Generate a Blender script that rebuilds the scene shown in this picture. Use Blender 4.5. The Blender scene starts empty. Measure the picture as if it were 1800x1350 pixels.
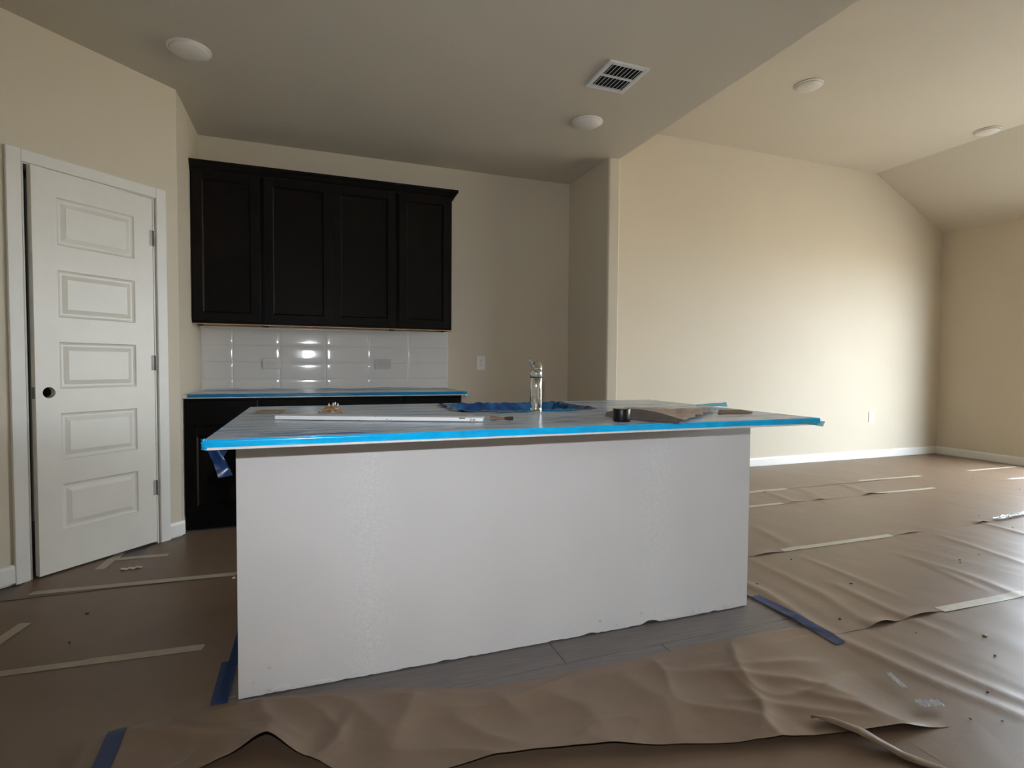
import bpy, bmesh, math, random
from mathutils import Vector, Matrix, noise
random.seed(7)
S = bpy.context.scene
COL = S.collection

# ------------------------------------------------------------------ camera
def make_camera():
    yaw, pitch, roll = (math.radians(a) for a in (20.219, 2.036, 0.408))
    F = Vector((math.sin(yaw)*math.cos(pitch), math.cos(yaw)*math.cos(pitch), -math.sin(pitch)))
    R = Vector((math.cos(yaw), -math.sin(yaw), 0))
    U = R.cross(F)
    R2 = R*math.cos(roll) + U*math.sin(roll)
    U2 = -R*math.sin(roll) + U*math.cos(roll)
    cd = bpy.data.cameras.new('camera')
    cd.sensor_width = 36.0
    cd.lens = 958.047/1800*36.0
    cd.clip_start = 0.05
    co = bpy.data.objects.new('camera', cd)
    M = Matrix((R2, U2, -F)).transposed().to_4x4()
    M.translation = Vector((0, 0, 1.087))
    co.matrix_world = M
    COL.objects.link(co)
    S.camera = co
make_camera()

# ------------------------------------------------------------------ light
S.view_settings.view_transform = 'Standard'
S.view_settings.look = 'None'
S.view_settings.gamma = 1.0
S.view_settings.use_curve_mapping = False
S.view_settings.exposure = 0.0
S.cycles.max_bounces = 12
S.cycles.diffuse_bounces = 8
S.cycles.transparent_max_bounces = 12
S.cycles.sample_clamp_indirect = 4.0
S.cycles.use_denoising = True

SKY = 29.0
world = bpy.data.worlds.new('sky')
S.world = world
world.use_nodes = True
wn = world.node_tree.nodes
wb = wn['Background']
wb.inputs['Color'].default_value = (0.74, 0.87, 1.0, 1)
wb.inputs['Strength'].default_value = SKY

sun = bpy.data.lights.new('sun', 'SUN')
sun.energy = 590.0
sun.angle = math.radians(0.53)
sun.color = (1.0, 0.93, 0.80)
so = bpy.data.objects.new('sun', sun)
so.rotation_euler = (0, math.radians(-40), math.radians(12))   # shines from over the house on to the patio
COL.objects.link(so)

# the photographer's hot-shoe flash, above the lens
fl = bpy.data.lights.new('hot_shoe_flash', 'SPOT')
fl.energy = 105.0
fl.spot_size = math.radians(112)
fl.spot_blend = 1.0
fl.shadow_soft_size = 0.012
fl.color = (0.88, 0.93, 1.0)
fo = bpy.data.objects.new('hot_shoe_flash', fl)
fo.location = (-0.02, 0.0, 1.243)
fo.rotation_euler = (math.radians(88.5), 0, math.radians(-20.2))
COL.objects.link(fo)

# daylight openings in the right wall: (y0, y1, z0, z1)
OPENINGS = [(1.70, 3.47, 0.03, 2.40), (-1.3, 0.9, 0.85, 2.22)]  # second opening is an unseen window added to brighten the pantry side
XR = 7.389
for (a, b, c, d) in OPENINGS:
    l = bpy.data.lights.new('sky_portal', 'AREA')
    l.shape = 'RECTANGLE'
    l.size, l.size_y = d-c, b-a
    l.cycles.is_portal = True
    o = bpy.data.objects.new('sky_portal', l)
    o.location = (XR+0.11, (a+b)/2, (c+d)/2)
    o.rotation_euler = (0, math.radians(90), 0)
    COL.objects.link(o)

# ------------------------------------------------------------------ materials
def srgb(r, g, b):
    f = lambda c: (c/255/12.92) if c/255 <= 0.04045 else ((c/255+0.055)/1.055)**2.4
    return (f(r), f(g), f(b), 1)

class MB_:
    """tiny node helper"""
    def __init__(s, name):
        s.m = bpy.data.materials.new(name); s.m.use_nodes = True
        s.t = s.m.node_tree; s.n = s.t.nodes; s.p = s.n['Principled BSDF']
    def node(s, typ, **kw):
        n = s.n.new(typ)
        for k, v in kw.items():
            if k in n.inputs: n.inputs[k].default_value = v
            else: setattr(n, k, v)
        return n
    def link(s, a, b): s.t.links.new(a, b)
    def coord(s, scale=(1, 1, 1)):
        tc = s.node('ShaderNodeTexCoord'); mp = s.node('ShaderNodeMapping')
        mp.inputs['Scale'].default_value = scale
        s.link(tc.outputs['Object'], mp.inputs['Vector']); return mp.outputs['Vector']
    def noise(s, vec, scale, detail=3, rough=0.5, dist=0.0):
        n = s.node('ShaderNodeTexNoise'); n.inputs['Scale'].default_value = scale
        n.inputs['Detail'].default_value = detail; n.inputs['Roughness'].default_value = rough
        n.inputs['Distortion'].default_value = dist
        s.link(vec, n.inputs['Vector']); return n.outputs['Fac']
    def ramp(s, fac, stops):
        r = s.node('ShaderNodeValToRGB'); e = r.color_ramp.elements
        while len(e) < len(stops): e.new(0.5)
        for i, (p, c) in enumerate(stops):
            e[i].position = p; e[i].color = c if len(c) == 4 else (*c, 1)
        s.link(fac, r.inputs['Fac']); return r.outputs['Color']
    def mix(s, fac, a, b, mode='MIX'):
        n = s.node('ShaderNodeMix'); n.data_type = 'RGBA'; n.blend_type = mode
        for sock, v in ((n.inputs[0], fac), (n.inputs[6], a), (n.inputs[7], b)):
            if hasattr(v, 'is_linked') or hasattr(v, 'links'): s.link(v, sock)
            else: sock.default_value = v
        return n.outputs[2]
    def bump(s, h, strength, dist):
        b = s.node('ShaderNodeBump'); b.inputs['Strength'].default_value = strength
        b.inputs['Distance'].default_value = dist
        s.link(h, b.inputs['Height']); s.link(b.outputs['Normal'], s.p.inputs['Normal'])
    def set(s, **kw):
        for k, v in kw.items():
            k = k.replace('_', ' ')
            for i in s.p.inputs:
                if i.name.lower() == k.lower():
                    if hasattr(v, 'links') and hasattr(v, 'node'): s.link(v, i)
                    else: i.default_value = v
        return s

def plain(name, col, rough=0.5, metal=0.0, spec=0.5, var=0.06, scale=8.0, bump=0.0, bscale=60.0):
    m = MB_(name); v = m.coord()
    f = m.noise(v, scale, 4)
    c = tuple(col[:3])
    lo = tuple(x*(1-var) for x in c)+(1,); hi = tuple(min(1, x*(1+var)) for x in c)+(1,)
    m.set(Base_Color=m.ramp(f, [(0.3, lo), (0.7, hi)]), Roughness=rough, Metallic=metal)
    m.p.inputs['Specular IOR Level'].default_value = spec
    if bump: m.bump(m.noise(v, bscale, 2), bump, 0.002)
    return m.m

WALL = (0.61, 0.545, 0.435)
def paint(name, col, bump=0.25):
    m = MB_(name); v = m.coord()
    big = m.noise(v, 0.7, 2)
    c = Vector(col)
    m.set(Base_Color=m.ramp(big, [(0.35, (*(c*0.97), 1)), (0.65, (*(c*1.02), 1))]), Roughness=0.62)
    m.p.inputs['Specular IOR Level'].default_value = 0.3
    m.bump(m.noise(v, 130, 3, 0.55), bump, 0.0012)
    return m.m
M = {}
M['wall'] = paint('beige_wall_paint', WALL)
M['ceiling'] = paint('beige_ceiling_paint', (0.595, 0.54, 0.45), 0.45)
M['trim'] = plain('white_trim_paint', (0.80, 0.775, 0.72), 0.38, var=0.02)
M['door'] = plain('white_door_paint', (0.79, 0.755, 0.68), 0.35, var=0.02)
M['fixture'] = plain('white_fixture_plastic', (0.80, 0.76, 0.70), 0.4, var=0.02)
M['plate'] = plain('white_outlet_plastic', (0.78, 0.765, 0.73), 0.3, var=0.02)
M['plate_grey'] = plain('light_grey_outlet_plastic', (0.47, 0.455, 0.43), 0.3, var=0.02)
M['slot'] = plain('dark_slot', (0.02, 0.02, 0.02), 0.7)
M['vent'] = plain('white_vent_enamel', (0.78, 0.78, 0.77), 0.4, var=0.02)
M['void'] = plain('dark_duct', (0.006, 0.006, 0.006), 0.9)
M['nickel'] = plain('brushed_nickel', (0.30, 0.29, 0.27), 0.6, metal=0.6)
M['steel'] = plain('stainless_steel', (0.60, 0.60, 0.60), 0.28, metal=1.0)
M['chrome'] = plain('polished_chrome', (0.86, 0.86, 0.86), 0.06, metal=1.0, var=0.0)
M['rubber'] = plain('black_rubber', (0.008, 0.008, 0.008), 0.5)
M['maple'] = plain('maple_veneer', (0.42, 0.24, 0.11), 0.5, var=0.2, scale=14)
M['tilegrout'] = plain('pale_grout', (0.66, 0.65, 0.63), 0.8)
M['glass'] = None
def glass():
    m = MB_('window_glass')
    tr = m.node('ShaderNodeBsdfTransparent'); gl = m.node('ShaderNodeBsdfGlossy'); gl.inputs['Roughness'].default_value = 0.02
    lw = m.node('ShaderNodeLayerWeight'); lw.inputs['Blend'].default_value = 0.5
    pw = m.node('ShaderNodeMath', operation='POWER'); m.link(lw.outputs['Facing'], pw.inputs[0]); pw.inputs[1].default_value = 5.0
    fr = m.node('ShaderNodeMapRange'); m.link(pw.outputs[0], fr.inputs[0]); fr.inputs[3].default_value = 0.05; fr.inputs[4].default_value = 0.95
    mx = m.node('ShaderNodeMixShader')
    m.link(fr.outputs[0], mx.inputs[0]); m.link(tr.outputs[0], mx.inputs[1]); m.link(gl.outputs[0], mx.inputs[2])
    m.link(mx.outputs[0], m.n['Material Output'].inputs['Surface']); return m.m
M['glass'] = glass()
def espresso():
    m = MB_('espresso_cabinet_stain'); v = m.coord((1, 1, 0.12))
    g = m.noise(v, 45, 4, 0.6, 0.4)
    m.set(Base_Color=m.ramp(g, [(0.3, (0.0014, 0.0012, 0.0011, 1)), (0.75, (0.0030, 0.0025, 0.0022, 1))]),
          Roughness=0.45)
    m.p.inputs['Specular IOR Level'].default_value = 0.07
    m.bump(g, 0.06, 0.0008); return m.m
M['espresso'] = espresso()
def tile():
    m = MB_('glossy_white_tile'); v = m.coord()
    m.set(Base_Color=(0.70, 0.68, 0.66, 1), Roughness=0.08)
    m.bump(m.noise(v, 9, 2), 0.10, 0.004); return m.m
M['tile'] = tile()
def panel():
    m = MB_('primed_drywall'); v = m.coord()
    # sanded joint-compound bands, paler and rougher, with wear of their own shape
    sx = m.node('ShaderNodeSeparateXYZ'); tc = m.node('ShaderNodeTexCoord'); m.link(tc.outputs['Object'], sx.inputs[0])
    def band(x0, w):
        a = m.node('ShaderNodeMath', operation='SUBTRACT'); m.link(sx.outputs[0], a.inputs[0]); a.inputs[1].default_value = x0
        b = m.node('ShaderNodeMath', operation='ABSOLUTE'); m.link(a.outputs[0], b.inputs[0])
        r = m.node('ShaderNodeMapRange'); r.inputs[1].default_value = 0.0; r.inputs[2].default_value = w
        r.inputs[3].default_value = 1.0; r.inputs[4].default_value = 0.0
        m.link(b.outputs[0], r.inputs[0]); return r.outputs[0]
    ad = m.node('ShaderNodeMath', operation='MAXIMUM'); m.link(band(-0.63, 0.14), ad.inputs[0]); m.link(band(0.55, 0.17), ad.inputs[1])
    speck = m.noise(v, 170, 8, 0.8)
    ml = m.node('ShaderNodeMath', operation='MULTIPLY'); m.link(ad.outputs[0], ml.inputs[0])
    sp = m.ramp(speck, [(0.47, (0, 0, 0, 1)), (0.60, (1, 1, 1, 1))]); m.link(sp, ml.inputs[1])
    base = m.ramp(m.noise(v, 2.2, 3), [(0.3, (0.64, 0.615, 0.60, 1)), (0.7, (0.68, 0.655, 0.64, 1))])
    c = m.mix(ml.outputs[0], base, (0.74, 0.73, 0.72, 1))
    # scuffs near the foot
    z = m.node('ShaderNodeMapRange'); m.link(sx.outputs[2], z.inputs[0]); z.inputs[1].default_value = 0.16; z.inputs[2].default_value = 0.0
    sc = m.noise(v, 26, 5, 0.7); st = m.ramp(sc, [(0.63, (0, 0, 0, 1)), (0.70, (1, 1, 1, 1))])
    m2 = m.node('ShaderNodeMath', operation='MULTIPLY'); m.link(z.outputs[0], m2.inputs[0]); m.link(st, m2.inputs[1])
    c = m.mix(m2.outputs[0], c, (0.38, 0.36, 0.33, 1))
    m.set(Base_Color=c, Roughness=0.75); m.p.inputs['Specular IOR Level'].default_value = 0.25
    hh = m.node('ShaderNodeMath', operation='ADD'); m.link(m.noise(v, 150, 3), hh.inputs[0]); m.link(ml.outputs[0], hh.inputs[1])
    m.bump(hh.outputs[0], 0.07, 0.0005); return m.m
M['panel'] = panel()
def kraft(name='brown_masking_paper', k=1.0, warm=1.0):
    m = MB_(name); v = m.coord()
    a = m.noise(v, 3.0, 4, 0.6); b = m.noise(m.coord((9, 60, 20)), 6, 3)
    c = m.ramp(a, [(0.25, (0.340*k, 0.226*k, 0.146*k, 1)), (0.75, (0.405*k, 0.278*k, 0.184*k, 1))])
    c = m.mix(0.12, c, m.ramp(b, [(0.3, (0.25*k, 0.17*k, 0.11*k, 1)), (0.7, (0.46*k, 0.33*k, 0.23*k, 1))]))
    m.set(Base_Color=c, Roughness=0.42); m.p.inputs['Specular IOR Level'].default_value = 0.31
    m.bump(m.noise(v, 14, 5, 0.6), 0.10, 0.004); return m.m
M['kraft'] = kraft(k=0.47)
M['kraft_scrap'] = plain('grey_brown_paper', (0.50, 0.405, 0.345), 0.7, var=0.16, scale=30, bump=0.25, bscale=70)
M['kraft_lip'] = plain('dark_grey_paper', (0.105, 0.092, 0.082), 0.75, var=0.15, scale=30)  # darker grey for the curled front strip of the wrinkled paper
def stone():
    m = MB_('pale_quartz'); v = m.coord()
    m.set(Base_Color=m.ramp(m.noise(v, 40, 5), [(0.35, (0.66, 0.65, 0.63, 1)), (0.65, (0.76, 0.75, 0.73, 1))]), Roughness=0.25); return m.m
M['stone'] = stone()
def film_top():
    m = MB_('clear_blue_protective_film'); v = m.coord((1.2, 7, 7)); w = m.coord((0.8, 26, 26))
    n1 = m.noise(v, 2.4, 6, 0.65, 0.6); n2 = m.noise(w, 2.0, 3, 0.55, 0.3); n3 = m.noise(m.coord(), 13, 6, 0.7)
    c = m.ramp(n1, [(0.36, (0.20, 0.31, 0.50, 1)), (0.46, (0.52, 0.63, 0.74, 1)), (0.68, (0.68, 0.75, 0.79, 1))])
    c = m.mix(m.ramp(n2, [(0.60, (0, 0, 0, 1)), (0.65, (1, 1, 1, 1))]), c, (0.06, 0.16, 0.40, 1))
    c = m.mix(m.ramp(n3, [(0.62, (0, 0, 0, 1)), (0.72, (1, 1, 1, 1))]), c, (0.34, 0.43, 0.56, 1))
    m.set(Base_Color=c, Roughness=0.22); m.p.inputs['Specular IOR Level'].default_value = 0.5
    m.bump(m.noise(m.coord((1, 3, 3)), 22, 4, 0.6), 0.30, 0.003); return m.m
M['film_top'] = film_top()
def film_blue(name, col, rough=0.18, alpha=1.0, trans=0.0):
    m = MB_(name); v = m.coord()
    c = Vector(col)
    m.set(Base_Color=m.ramp(m.noise(v, 16, 4, 0.6), [(0.3, (*(c*0.85), 1)), (0.7, (*(c*1.1), 1))]), Roughness=rough)
    m.p.inputs['Alpha'].default_value = alpha
    m.bump(m.noise(v, 55, 3), 0.15, 0.002); return m.m
M['film_edge'] = film_blue('cyan_blue_film', (0.0, 0.41, 0.80))
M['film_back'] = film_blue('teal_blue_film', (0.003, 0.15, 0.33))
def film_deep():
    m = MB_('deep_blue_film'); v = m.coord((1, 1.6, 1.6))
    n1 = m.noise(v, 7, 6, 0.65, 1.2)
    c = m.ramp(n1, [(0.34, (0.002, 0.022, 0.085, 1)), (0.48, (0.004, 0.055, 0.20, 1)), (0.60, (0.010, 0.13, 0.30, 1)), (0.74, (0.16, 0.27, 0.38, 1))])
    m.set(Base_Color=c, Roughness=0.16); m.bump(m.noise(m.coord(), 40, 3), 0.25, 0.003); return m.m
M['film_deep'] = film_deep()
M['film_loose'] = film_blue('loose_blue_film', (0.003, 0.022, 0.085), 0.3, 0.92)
M['film_cyan'] = film_blue('thin_cyan_film', (0.04, 0.52, 0.66), 0.25, 0.85)
M['bluetape'] = film_blue('blue_painters_tape', (0.009, 0.028, 0.105), 0.55)
M['masktape'] = plain('cream_masking_tape', (0.42, 0.37, 0.29), 0.55, var=0.08, scale=20, bump=0.2)
M['cleartape'] = film_blue('clear_glossy_tape', (0.75, 0.77, 0.80), 0.08, 0.55)
def plank_mat():
    m = MB_('grey_vinyl_plank'); v = m.coord((0.6, 9, 1))
    g = m.noise(v, 9, 5, 0.65, 0.5)
    m.set(Base_Color=m.ramp(g, [(0.3, (0.105, 0.089, 0.082, 1)), (0.7, (0.165, 0.143, 0.132, 1))]), Roughness=0.5); return m.m
M['plank'] = plank_mat()
M['subfloor'] = plain('grey_floor', (0.17, 0.15, 0.14), 0.6)
M['debris_dark'] = plain('dark_crumb', (0.03, 0.022, 0.018), 0.8)
M['debris_white'] = plain('plaster_chip', (0.66, 0.62, 0.55), 0.8)
M['crumb'] = plain('brown_crumbs', (0.33, 0.19, 0.09), 0.85, var=0.5, scale=60)
M['board'] = plain('white_primed_board', (0.80, 0.80, 0.80), 0.45, var=0.02)
M['ink'] = plain('black_ink', (0.02, 0.02, 0.025), 0.7)
M['tan'] = plain('plain_tan', (0.36, 0.27, 0.18), 0.7)
M['card'] = plain('brown_hardboard', (0.17, 0.105, 0.055), 0.7)
M['bristle'] = plain('dark_red_brown_bristles', (0.055, 0.02, 0.012), 0.8, var=0.5, scale=90)
M['wood_handle'] = plain('worn_wood_handle', (0.20, 0.13, 0.08), 0.6, var=0.3, scale=50)
M['blacktape'] = plain('black_vinyl_tape', (0.005, 0.005, 0.006), 0.38, spec=0.25)
M['patio'] = plain('patio_concrete', (0.50, 0.45, 0.38), 0.9)

M['sky_block'] = plain('pale_sky_block', (0.55, 0.50, 0.41), 0.8)

# ------------------------------------------------------------------ mesh helpers
def tag(o, label=None, cat=None, group=None, kind=None):
    if label: o['label'] = label
    if cat: o['category'] = cat
    if group: o['group'] = group
    if kind: o['kind'] = kind
    return o
def empty(name, loc=(0, 0, 0), rz=0.0):
    o = bpy.data.objects.new(name, None); o.location = loc; o.rotation_euler = (0, 0, rz)
    o.empty_display_size = 0.1; COL.objects.link(o); return o
def obj(name, bm, mat, parent=None, smooth=False, mats=None):
    me = bpy.data.meshes.new(name)
    bmesh.ops.recalc_face_normals(bm, faces=bm.faces[:])
    bm.to_mesh(me); bm.free()
    for m in (mats or [mat]): me.materials.append(m)
    if smooth:
        for p in me.polygons: p.use_smooth = True
    o = bpy.data.objects.new(name, me); COL.objects.link(o)
    if parent: o.parent = parent
    return o
def meshobj(name, verts, faces, mat, parent=None, smooth=False):
    me = bpy.data.meshes.new(name); me.from_pydata(verts, [], faces); me.update()
    me.materials.append(mat)
    if smooth:
        for p in me.polygons: p.use_smooth = True
    o = bpy.data.objects.new(name, me); COL.objects.link(o)
    if parent: o.parent = parent
    return o
def add_box(bm, x0, x1, y0, y1, z0, z1, bevel=0.0, seg=1):
    b = bmesh.new() if bevel else bm
    vs = [b.verts.new((x, y, z)) for x in (x0, x1) for y in (y0, y1) for z in (z0, z1)]
    for f in ((0, 1, 3, 2), (4, 6, 7, 5), (0, 4, 5, 1), (2, 3, 7, 6), (0, 2, 6, 4), (1, 5, 7, 3)):
        b.faces.new([vs[i] for i in f])
    if bevel:
        bmesh.ops.recalc_face_normals(b, faces=b.faces[:])
        bmesh.ops.bevel(b, geom=b.edges[:], offset=bevel, segments=seg, profile=0.6, affect='EDGES')
        merge(bm, b)
    return bm
def merge(dst, src):
    mp = {}
    for v in src.verts: mp[v] = dst.verts.new(v.co)
    for f in src.faces:
        try: dst.faces.new([mp[v] for v in f.verts])
        except ValueError: pass
    src.free()
def box(name, x0, x1, y0, y1, z0, z1, mat, parent=None, bevel=0.0, seg=1):
    return obj(name, add_box(bmesh.new(), x0, x1, y0, y1, z0, z1, bevel, seg), mat, parent)
def add_lathe(bm, prof, n=32, c=(0, 0, 0), cap=True):
    rings = []
    for r, z in prof:
        rings.append([bm.verts.new((c[0]+r*math.cos(2*math.pi*i/n), c[1]+r*math.sin(2*math.pi*i/n), c[2]+z)) for i in range(n)])
    for a, b in zip(rings, rings[1:]):
        for i in range(n): bm.faces.new((a[i], a[(i+1) % n], b[(i+1) % n], b[i]))
    if cap:
        bm.faces.new(rings[0][::-1]); bm.faces.new(rings[-1])
    return bm
def add_prism(bm, pts, lo, hi, axis='z'):
    """extrude a 2D outline along an axis; pts are (a,b) in the other two axes in x,y,z order"""
    def P(a, b, t): return {'z': (a, b, t), 'y': (a, t, b), 'x': (t, a, b)}[axis]
    A = [bm.verts.new(P(a, b, lo)) for a, b in pts]; B = [bm.verts.new(P(a, b, hi)) for a, b in pts]
    n = len(pts)
    bm.faces.new(A); bm.faces.new(B[::-1])
    for i in range(n): bm.faces.new((A[i], B[i], B[(i+1) % n], A[(i+1) % n]))
    return bm
def add_tube(bm, pts, radii, n=16):
    rings = []
    for i, p in enumerate(pts):
        p = Vector(p)
        d = (Vector(pts[min(i+1, len(pts)-1)]) - Vector(pts[max(i-1, 0)])).normalized()
        u = d.orthogonal().normalized() if abs(d.x) > 0.95 else Vector((1, 0, 0)).cross(d).normalized()
        w = d.cross(u)
        rings.append([bm.verts.new(p + (u*math.cos(2*math.pi*k/n) + w*math.sin(2*math.pi*k/n))*radii[i]) for k in range(n)])
    for a, b in zip(rings, rings[1:]):
        for k in range(n): bm.faces.new((a[k], a[(k+1) % n], b[(k+1) % n], b[k]))
    bm.faces.new(rings[0][::-1]); bm.faces.new(rings[-1]); return bm
def copy_tree(o, parent=None):
    c = o.copy(); COL.objects.link(c)
    if parent: c.parent = parent
    for ch in list(o.children): copy_tree(ch, c)
    return c
def struct(o, label, cat): return tag(o, label, cat, kind='structure')

# ------------------------------------------------------------------ room shell
H, HG = 2.743, 3.343
YB = 4.577
XL, XP0, XP1, XCR = -0.765, 2.235, 2.344, 6.186
YF, XW = -4.0, -2.3
T = 0.12
OC = -4.644                       # pantry wall plane: x - y = OC
s2 = math.sqrt(0.5)

fl_root = obj('floor', add_box(bmesh.new(), XW-T, XR+T, YF-T, YB+T, -0.15, -0.004), M['subfloor'])
struct(fl_root, 'grey floor under the brown masking paper', 'floor')
# grey planks where the paper leaves the floor bare
def planks():
    proto = None
    for r in range(5):
        y = 1.40 + r*0.181
        x = -0.75 - 0.41*(r % 3)
        while x < 2.3:
            if proto is None:
                b = add_box(bmesh.new(), 0, 1.216, 0, 0.178, -0.004, 0.0, 0.0012)
                proto = obj('plank', b, M['plank'], fl_root); o = proto
            else:
                o = proto.copy(); COL.objects.link(o)
            o.location = (x, y, 0.0)
            x += 1.219
planks()

struct(obj('wall_back', add_box(bmesh.new(), XW-T, XR+T, YB, YB+T, 0, HG+0.2), M['wall']),
       'beige back wall behind the cabinets and along the bright room', 'wall')
struct(obj('wall_front', add_box(bmesh.new(), XW-T, XR+T, YF-T, YF, 0, HG+0.2), M['wall']), 'beige wall behind the camera', 'wall')
struct(obj('wall_left', add_box(bmesh.new(), XW-T, XW, YF, YB, 0, H), M['wall']), 'beige left wall beyond the pantry', 'wall')
# the short stub that closes the refrigerator niche, rounded outer corners
bm = add_box(bmesh.new(), XP0, XP1, 3.87, YB, 0, H)
ed = [e for e in bm.edges if all(abs(v.co.y-3.87) < 1e-5 for v in e.verts) and abs(e.verts[0].co.x-e.verts[1].co.x) < 1e-5]
bmesh.ops.bevel(bm, geom=ed, offset=0.016, segments=4, profile=0.5, affect='EDGES')
struct(obj('wall_niche', bm, M['wall']), 'narrow beige stub wall beside the empty refrigerator niche', 'wall')
struct(obj('wall_return', add_box(bmesh.new(), XL-T, XL, 3.879, YB, 0, H), M['wall']), 'short beige return wall left of the dark cabinets', 'wall')

# pantry wall at 45 degrees with its door opening.  local frame: s along the wall, n out of the wall
def W(s, n=0.0, z=0.0):
    return Vector((-0.821 + s*s2 + n*s2, 3.823 + s*s2 - n*s2, z))
def wbox(bm, s0, s1, n0, n1, z0, z1, bevel=0.0):
    t = bmesh.new(); add_box(t, s0, s1, n0, n1, z0, z1, bevel)
    for v in t.verts: v.co = W(v.co.x, v.co.y, v.co.z)
    merge(bm, t); return bm
DS0, DS1, DZ = -0.697, -0.066, 2.056     # opening
bm = bmesh.new()
wbox(bm, -2.25, DS0, -0.11, 0, 0, H)
wbox(bm, DS1, 0.079, -0.11, 0, 0, H)
wbox(bm, DS0, DS1, -0.11, 0, DZ, H)
struct(obj('wall_pantry', bm, M['wall']), 'angled beige wall holding the white pantry door', 'wall')

# ceilings
bm = add_box(bmesh.new(), XW-T, XP1, YF-T, YB+T, H, HG+0.25)
ed = [e for e in bm.edges if all(abs(v.co.x-XP1) < 1e-5 and abs(v.co.z-H) < 1e-5 for v in e.verts)]
bmesh.ops.bevel(bm, geom=ed, offset=0.016, segments=4, profile=0.5, affect='EDGES')
struct(obj('ceiling', bm, M['ceiling']), 'lower textured ceiling over the kitchen', 'ceiling')
bm = add_prism(bmesh.new(), [(XP1-0.01, HG), (XCR, HG), (XR+T, 2.743-0.05), (XR+T, HG+0.25), (XP1-0.01, HG+0.25)], YF-T, YB+T, 'y')
struct(obj('ceiling', bm, M['ceiling']), 'higher ceiling over the bright room sloping down at its right side', 'ceiling')

# right wall with the daylight openings
bm = bmesh.new()
ys = sorted({YF, YB, *[v for o_ in OPENINGS for v in o_[:2]]})
for a, b in zip(ys, ys[1:]):
    hit = [o_ for o_ in OPENINGS if abs(o_[0]-a) < 1e-6]
    if hit:
        _, _, c, d = hit[0]
        add_box(bm, XR, XR+T, a, b, 0, c); add_box(bm, XR, XR+T, a, b, d, 2.95)
    else: add_box(bm, XR, XR+T, a, b, 0, 2.95)
struct(obj('wall_right', bm, M['wall']), 'shaded beige right wall of the bright room', 'wall')
for i, (a, b, c, d) in enumerate(OPENINGS):
    w = empty('window_%d' % (i+1), (XR+0.06, (a+b)/2, c))
    struct(w, ['white framed glass patio door in the right wall', 'added white framed window in the right wall lighting the pantry side'][i], 'window')
    hw, hh = (b-a)/2, d-c
    n = 2
    bm = bmesh.new()
    for y0, y1, z0, z1 in [(-hw, -hw+.05, 0, hh), (hw-.05, hw, 0, hh), (-hw, hw, 0, .05), (-hw, hw, hh-.05, hh), (-.03, .03, 0, hh)]:
        add_box(bm, -0.02, 0.02, y0, y1, z0, z1)
    obj('window_frame', bm, M['trim'], w)
    for y0, y1 in ((-hw+.05, -.03), (.03, hw-.05)):
        meshobj('pane', [(0, y0, .05), (0, y1, .05), (0, y1, hh-.05), (0, y0, hh-.05)], [(0, 1, 2, 3)], M['glass'], w)
g = obj('ground', add_box(bmesh.new(), XR+T, XR+40, -30, 34, -0.25, -0.10), M['patio'])
struct(g, 'pale concrete patio outside the right wall', 'ground')

# unseen pale wall added across the yard to block low sky through the patio door
struct(obj('wall_sky_block', add_box(bmesh.new(), XR+8, XR+8.2, -22, 26, -0.1, 1.9), M['sky_block']), 'unseen pale wall added across the yard to block low sky', 'wall')

# baseboards: profile with a little stepped top
BBP = [(0, 0.012), (0.014, 0.012), (0.014, 0.082), (0.010, 0.096), (0.004, 0.102), (0, 0.102)]
def baseboard(name, p0, p1, nrm, label):
    p0, p1, nrm = Vector(p0), Vector(p1), Vector(nrm)
    bm = bmesh.new()
    A = [bm.verts.new((*(p0+nrm*a), z)) for a, z in BBP]; B = [bm.verts.new((*(p1+nrm*a), z)) for a, z in BBP]
    n = len(BBP)
    bm.faces.new(A); bm.faces.new(B[::-1])
    for i in range(n): bm.faces.new((A[i], B[i], B[(i+1) % n], A[(i+1) % n]))
    return struct(obj(name, bm, M['trim']), label, 'baseboard')
baseboard('baseboard_back', (XP1, YB), (XR, YB), (0, -1), 'white baseboard along the bright back wall')
baseboard('baseboard_right', (XR, 3.50), (XR, YB), (-1, 0), 'white baseboard along the shaded right wall')
baseboard('baseboard_pantry', W(0.0)[:2], W(0.092)[:2], (s2, -s2), 'short white baseboard between the pantry door and dark cabinet')
baseboard('baseboard_left', W(-2.1)[:2], W(-0.763)[:2], (s2, -s2), 'white baseboard left of the pantry door')
baseboard('baseboard_niche', (1.075, YB), (XP0, YB), (0, -1), 'white baseboard in the refrigerator niche')

# ------------------------------------------------------------------ pantry door
bm = bmesh.new()
def casing(bm):
    # flat casing with an eased edge: two legs and a head, 17 mm proud
    wbox(bm, -0.763, -0.703, 0, 0.017, 0, 2.112, 0.003)
    wbox(bm, -0.060, 0.0, 0, 0.017, 0, 2.112, 0.003)
    wbox(bm, -0.7035, -0.0595, 0, 0.017, 2.050, 2.112, 0.003)
    # jamb lining
    wbox(bm, DS0, -0.690, -0.112, 0.004, 0, DZ); wbox(bm, -0.073, DS1, -0.112, 0.004, 0, DZ)
    wbox(bm, -0.690, -0.073, -0.112, 0.004, 2.046, DZ)
casing(bm)
struct(obj('trim_1', bm, M['trim']), 'white casing around the pantry door', 'door casing')

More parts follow.
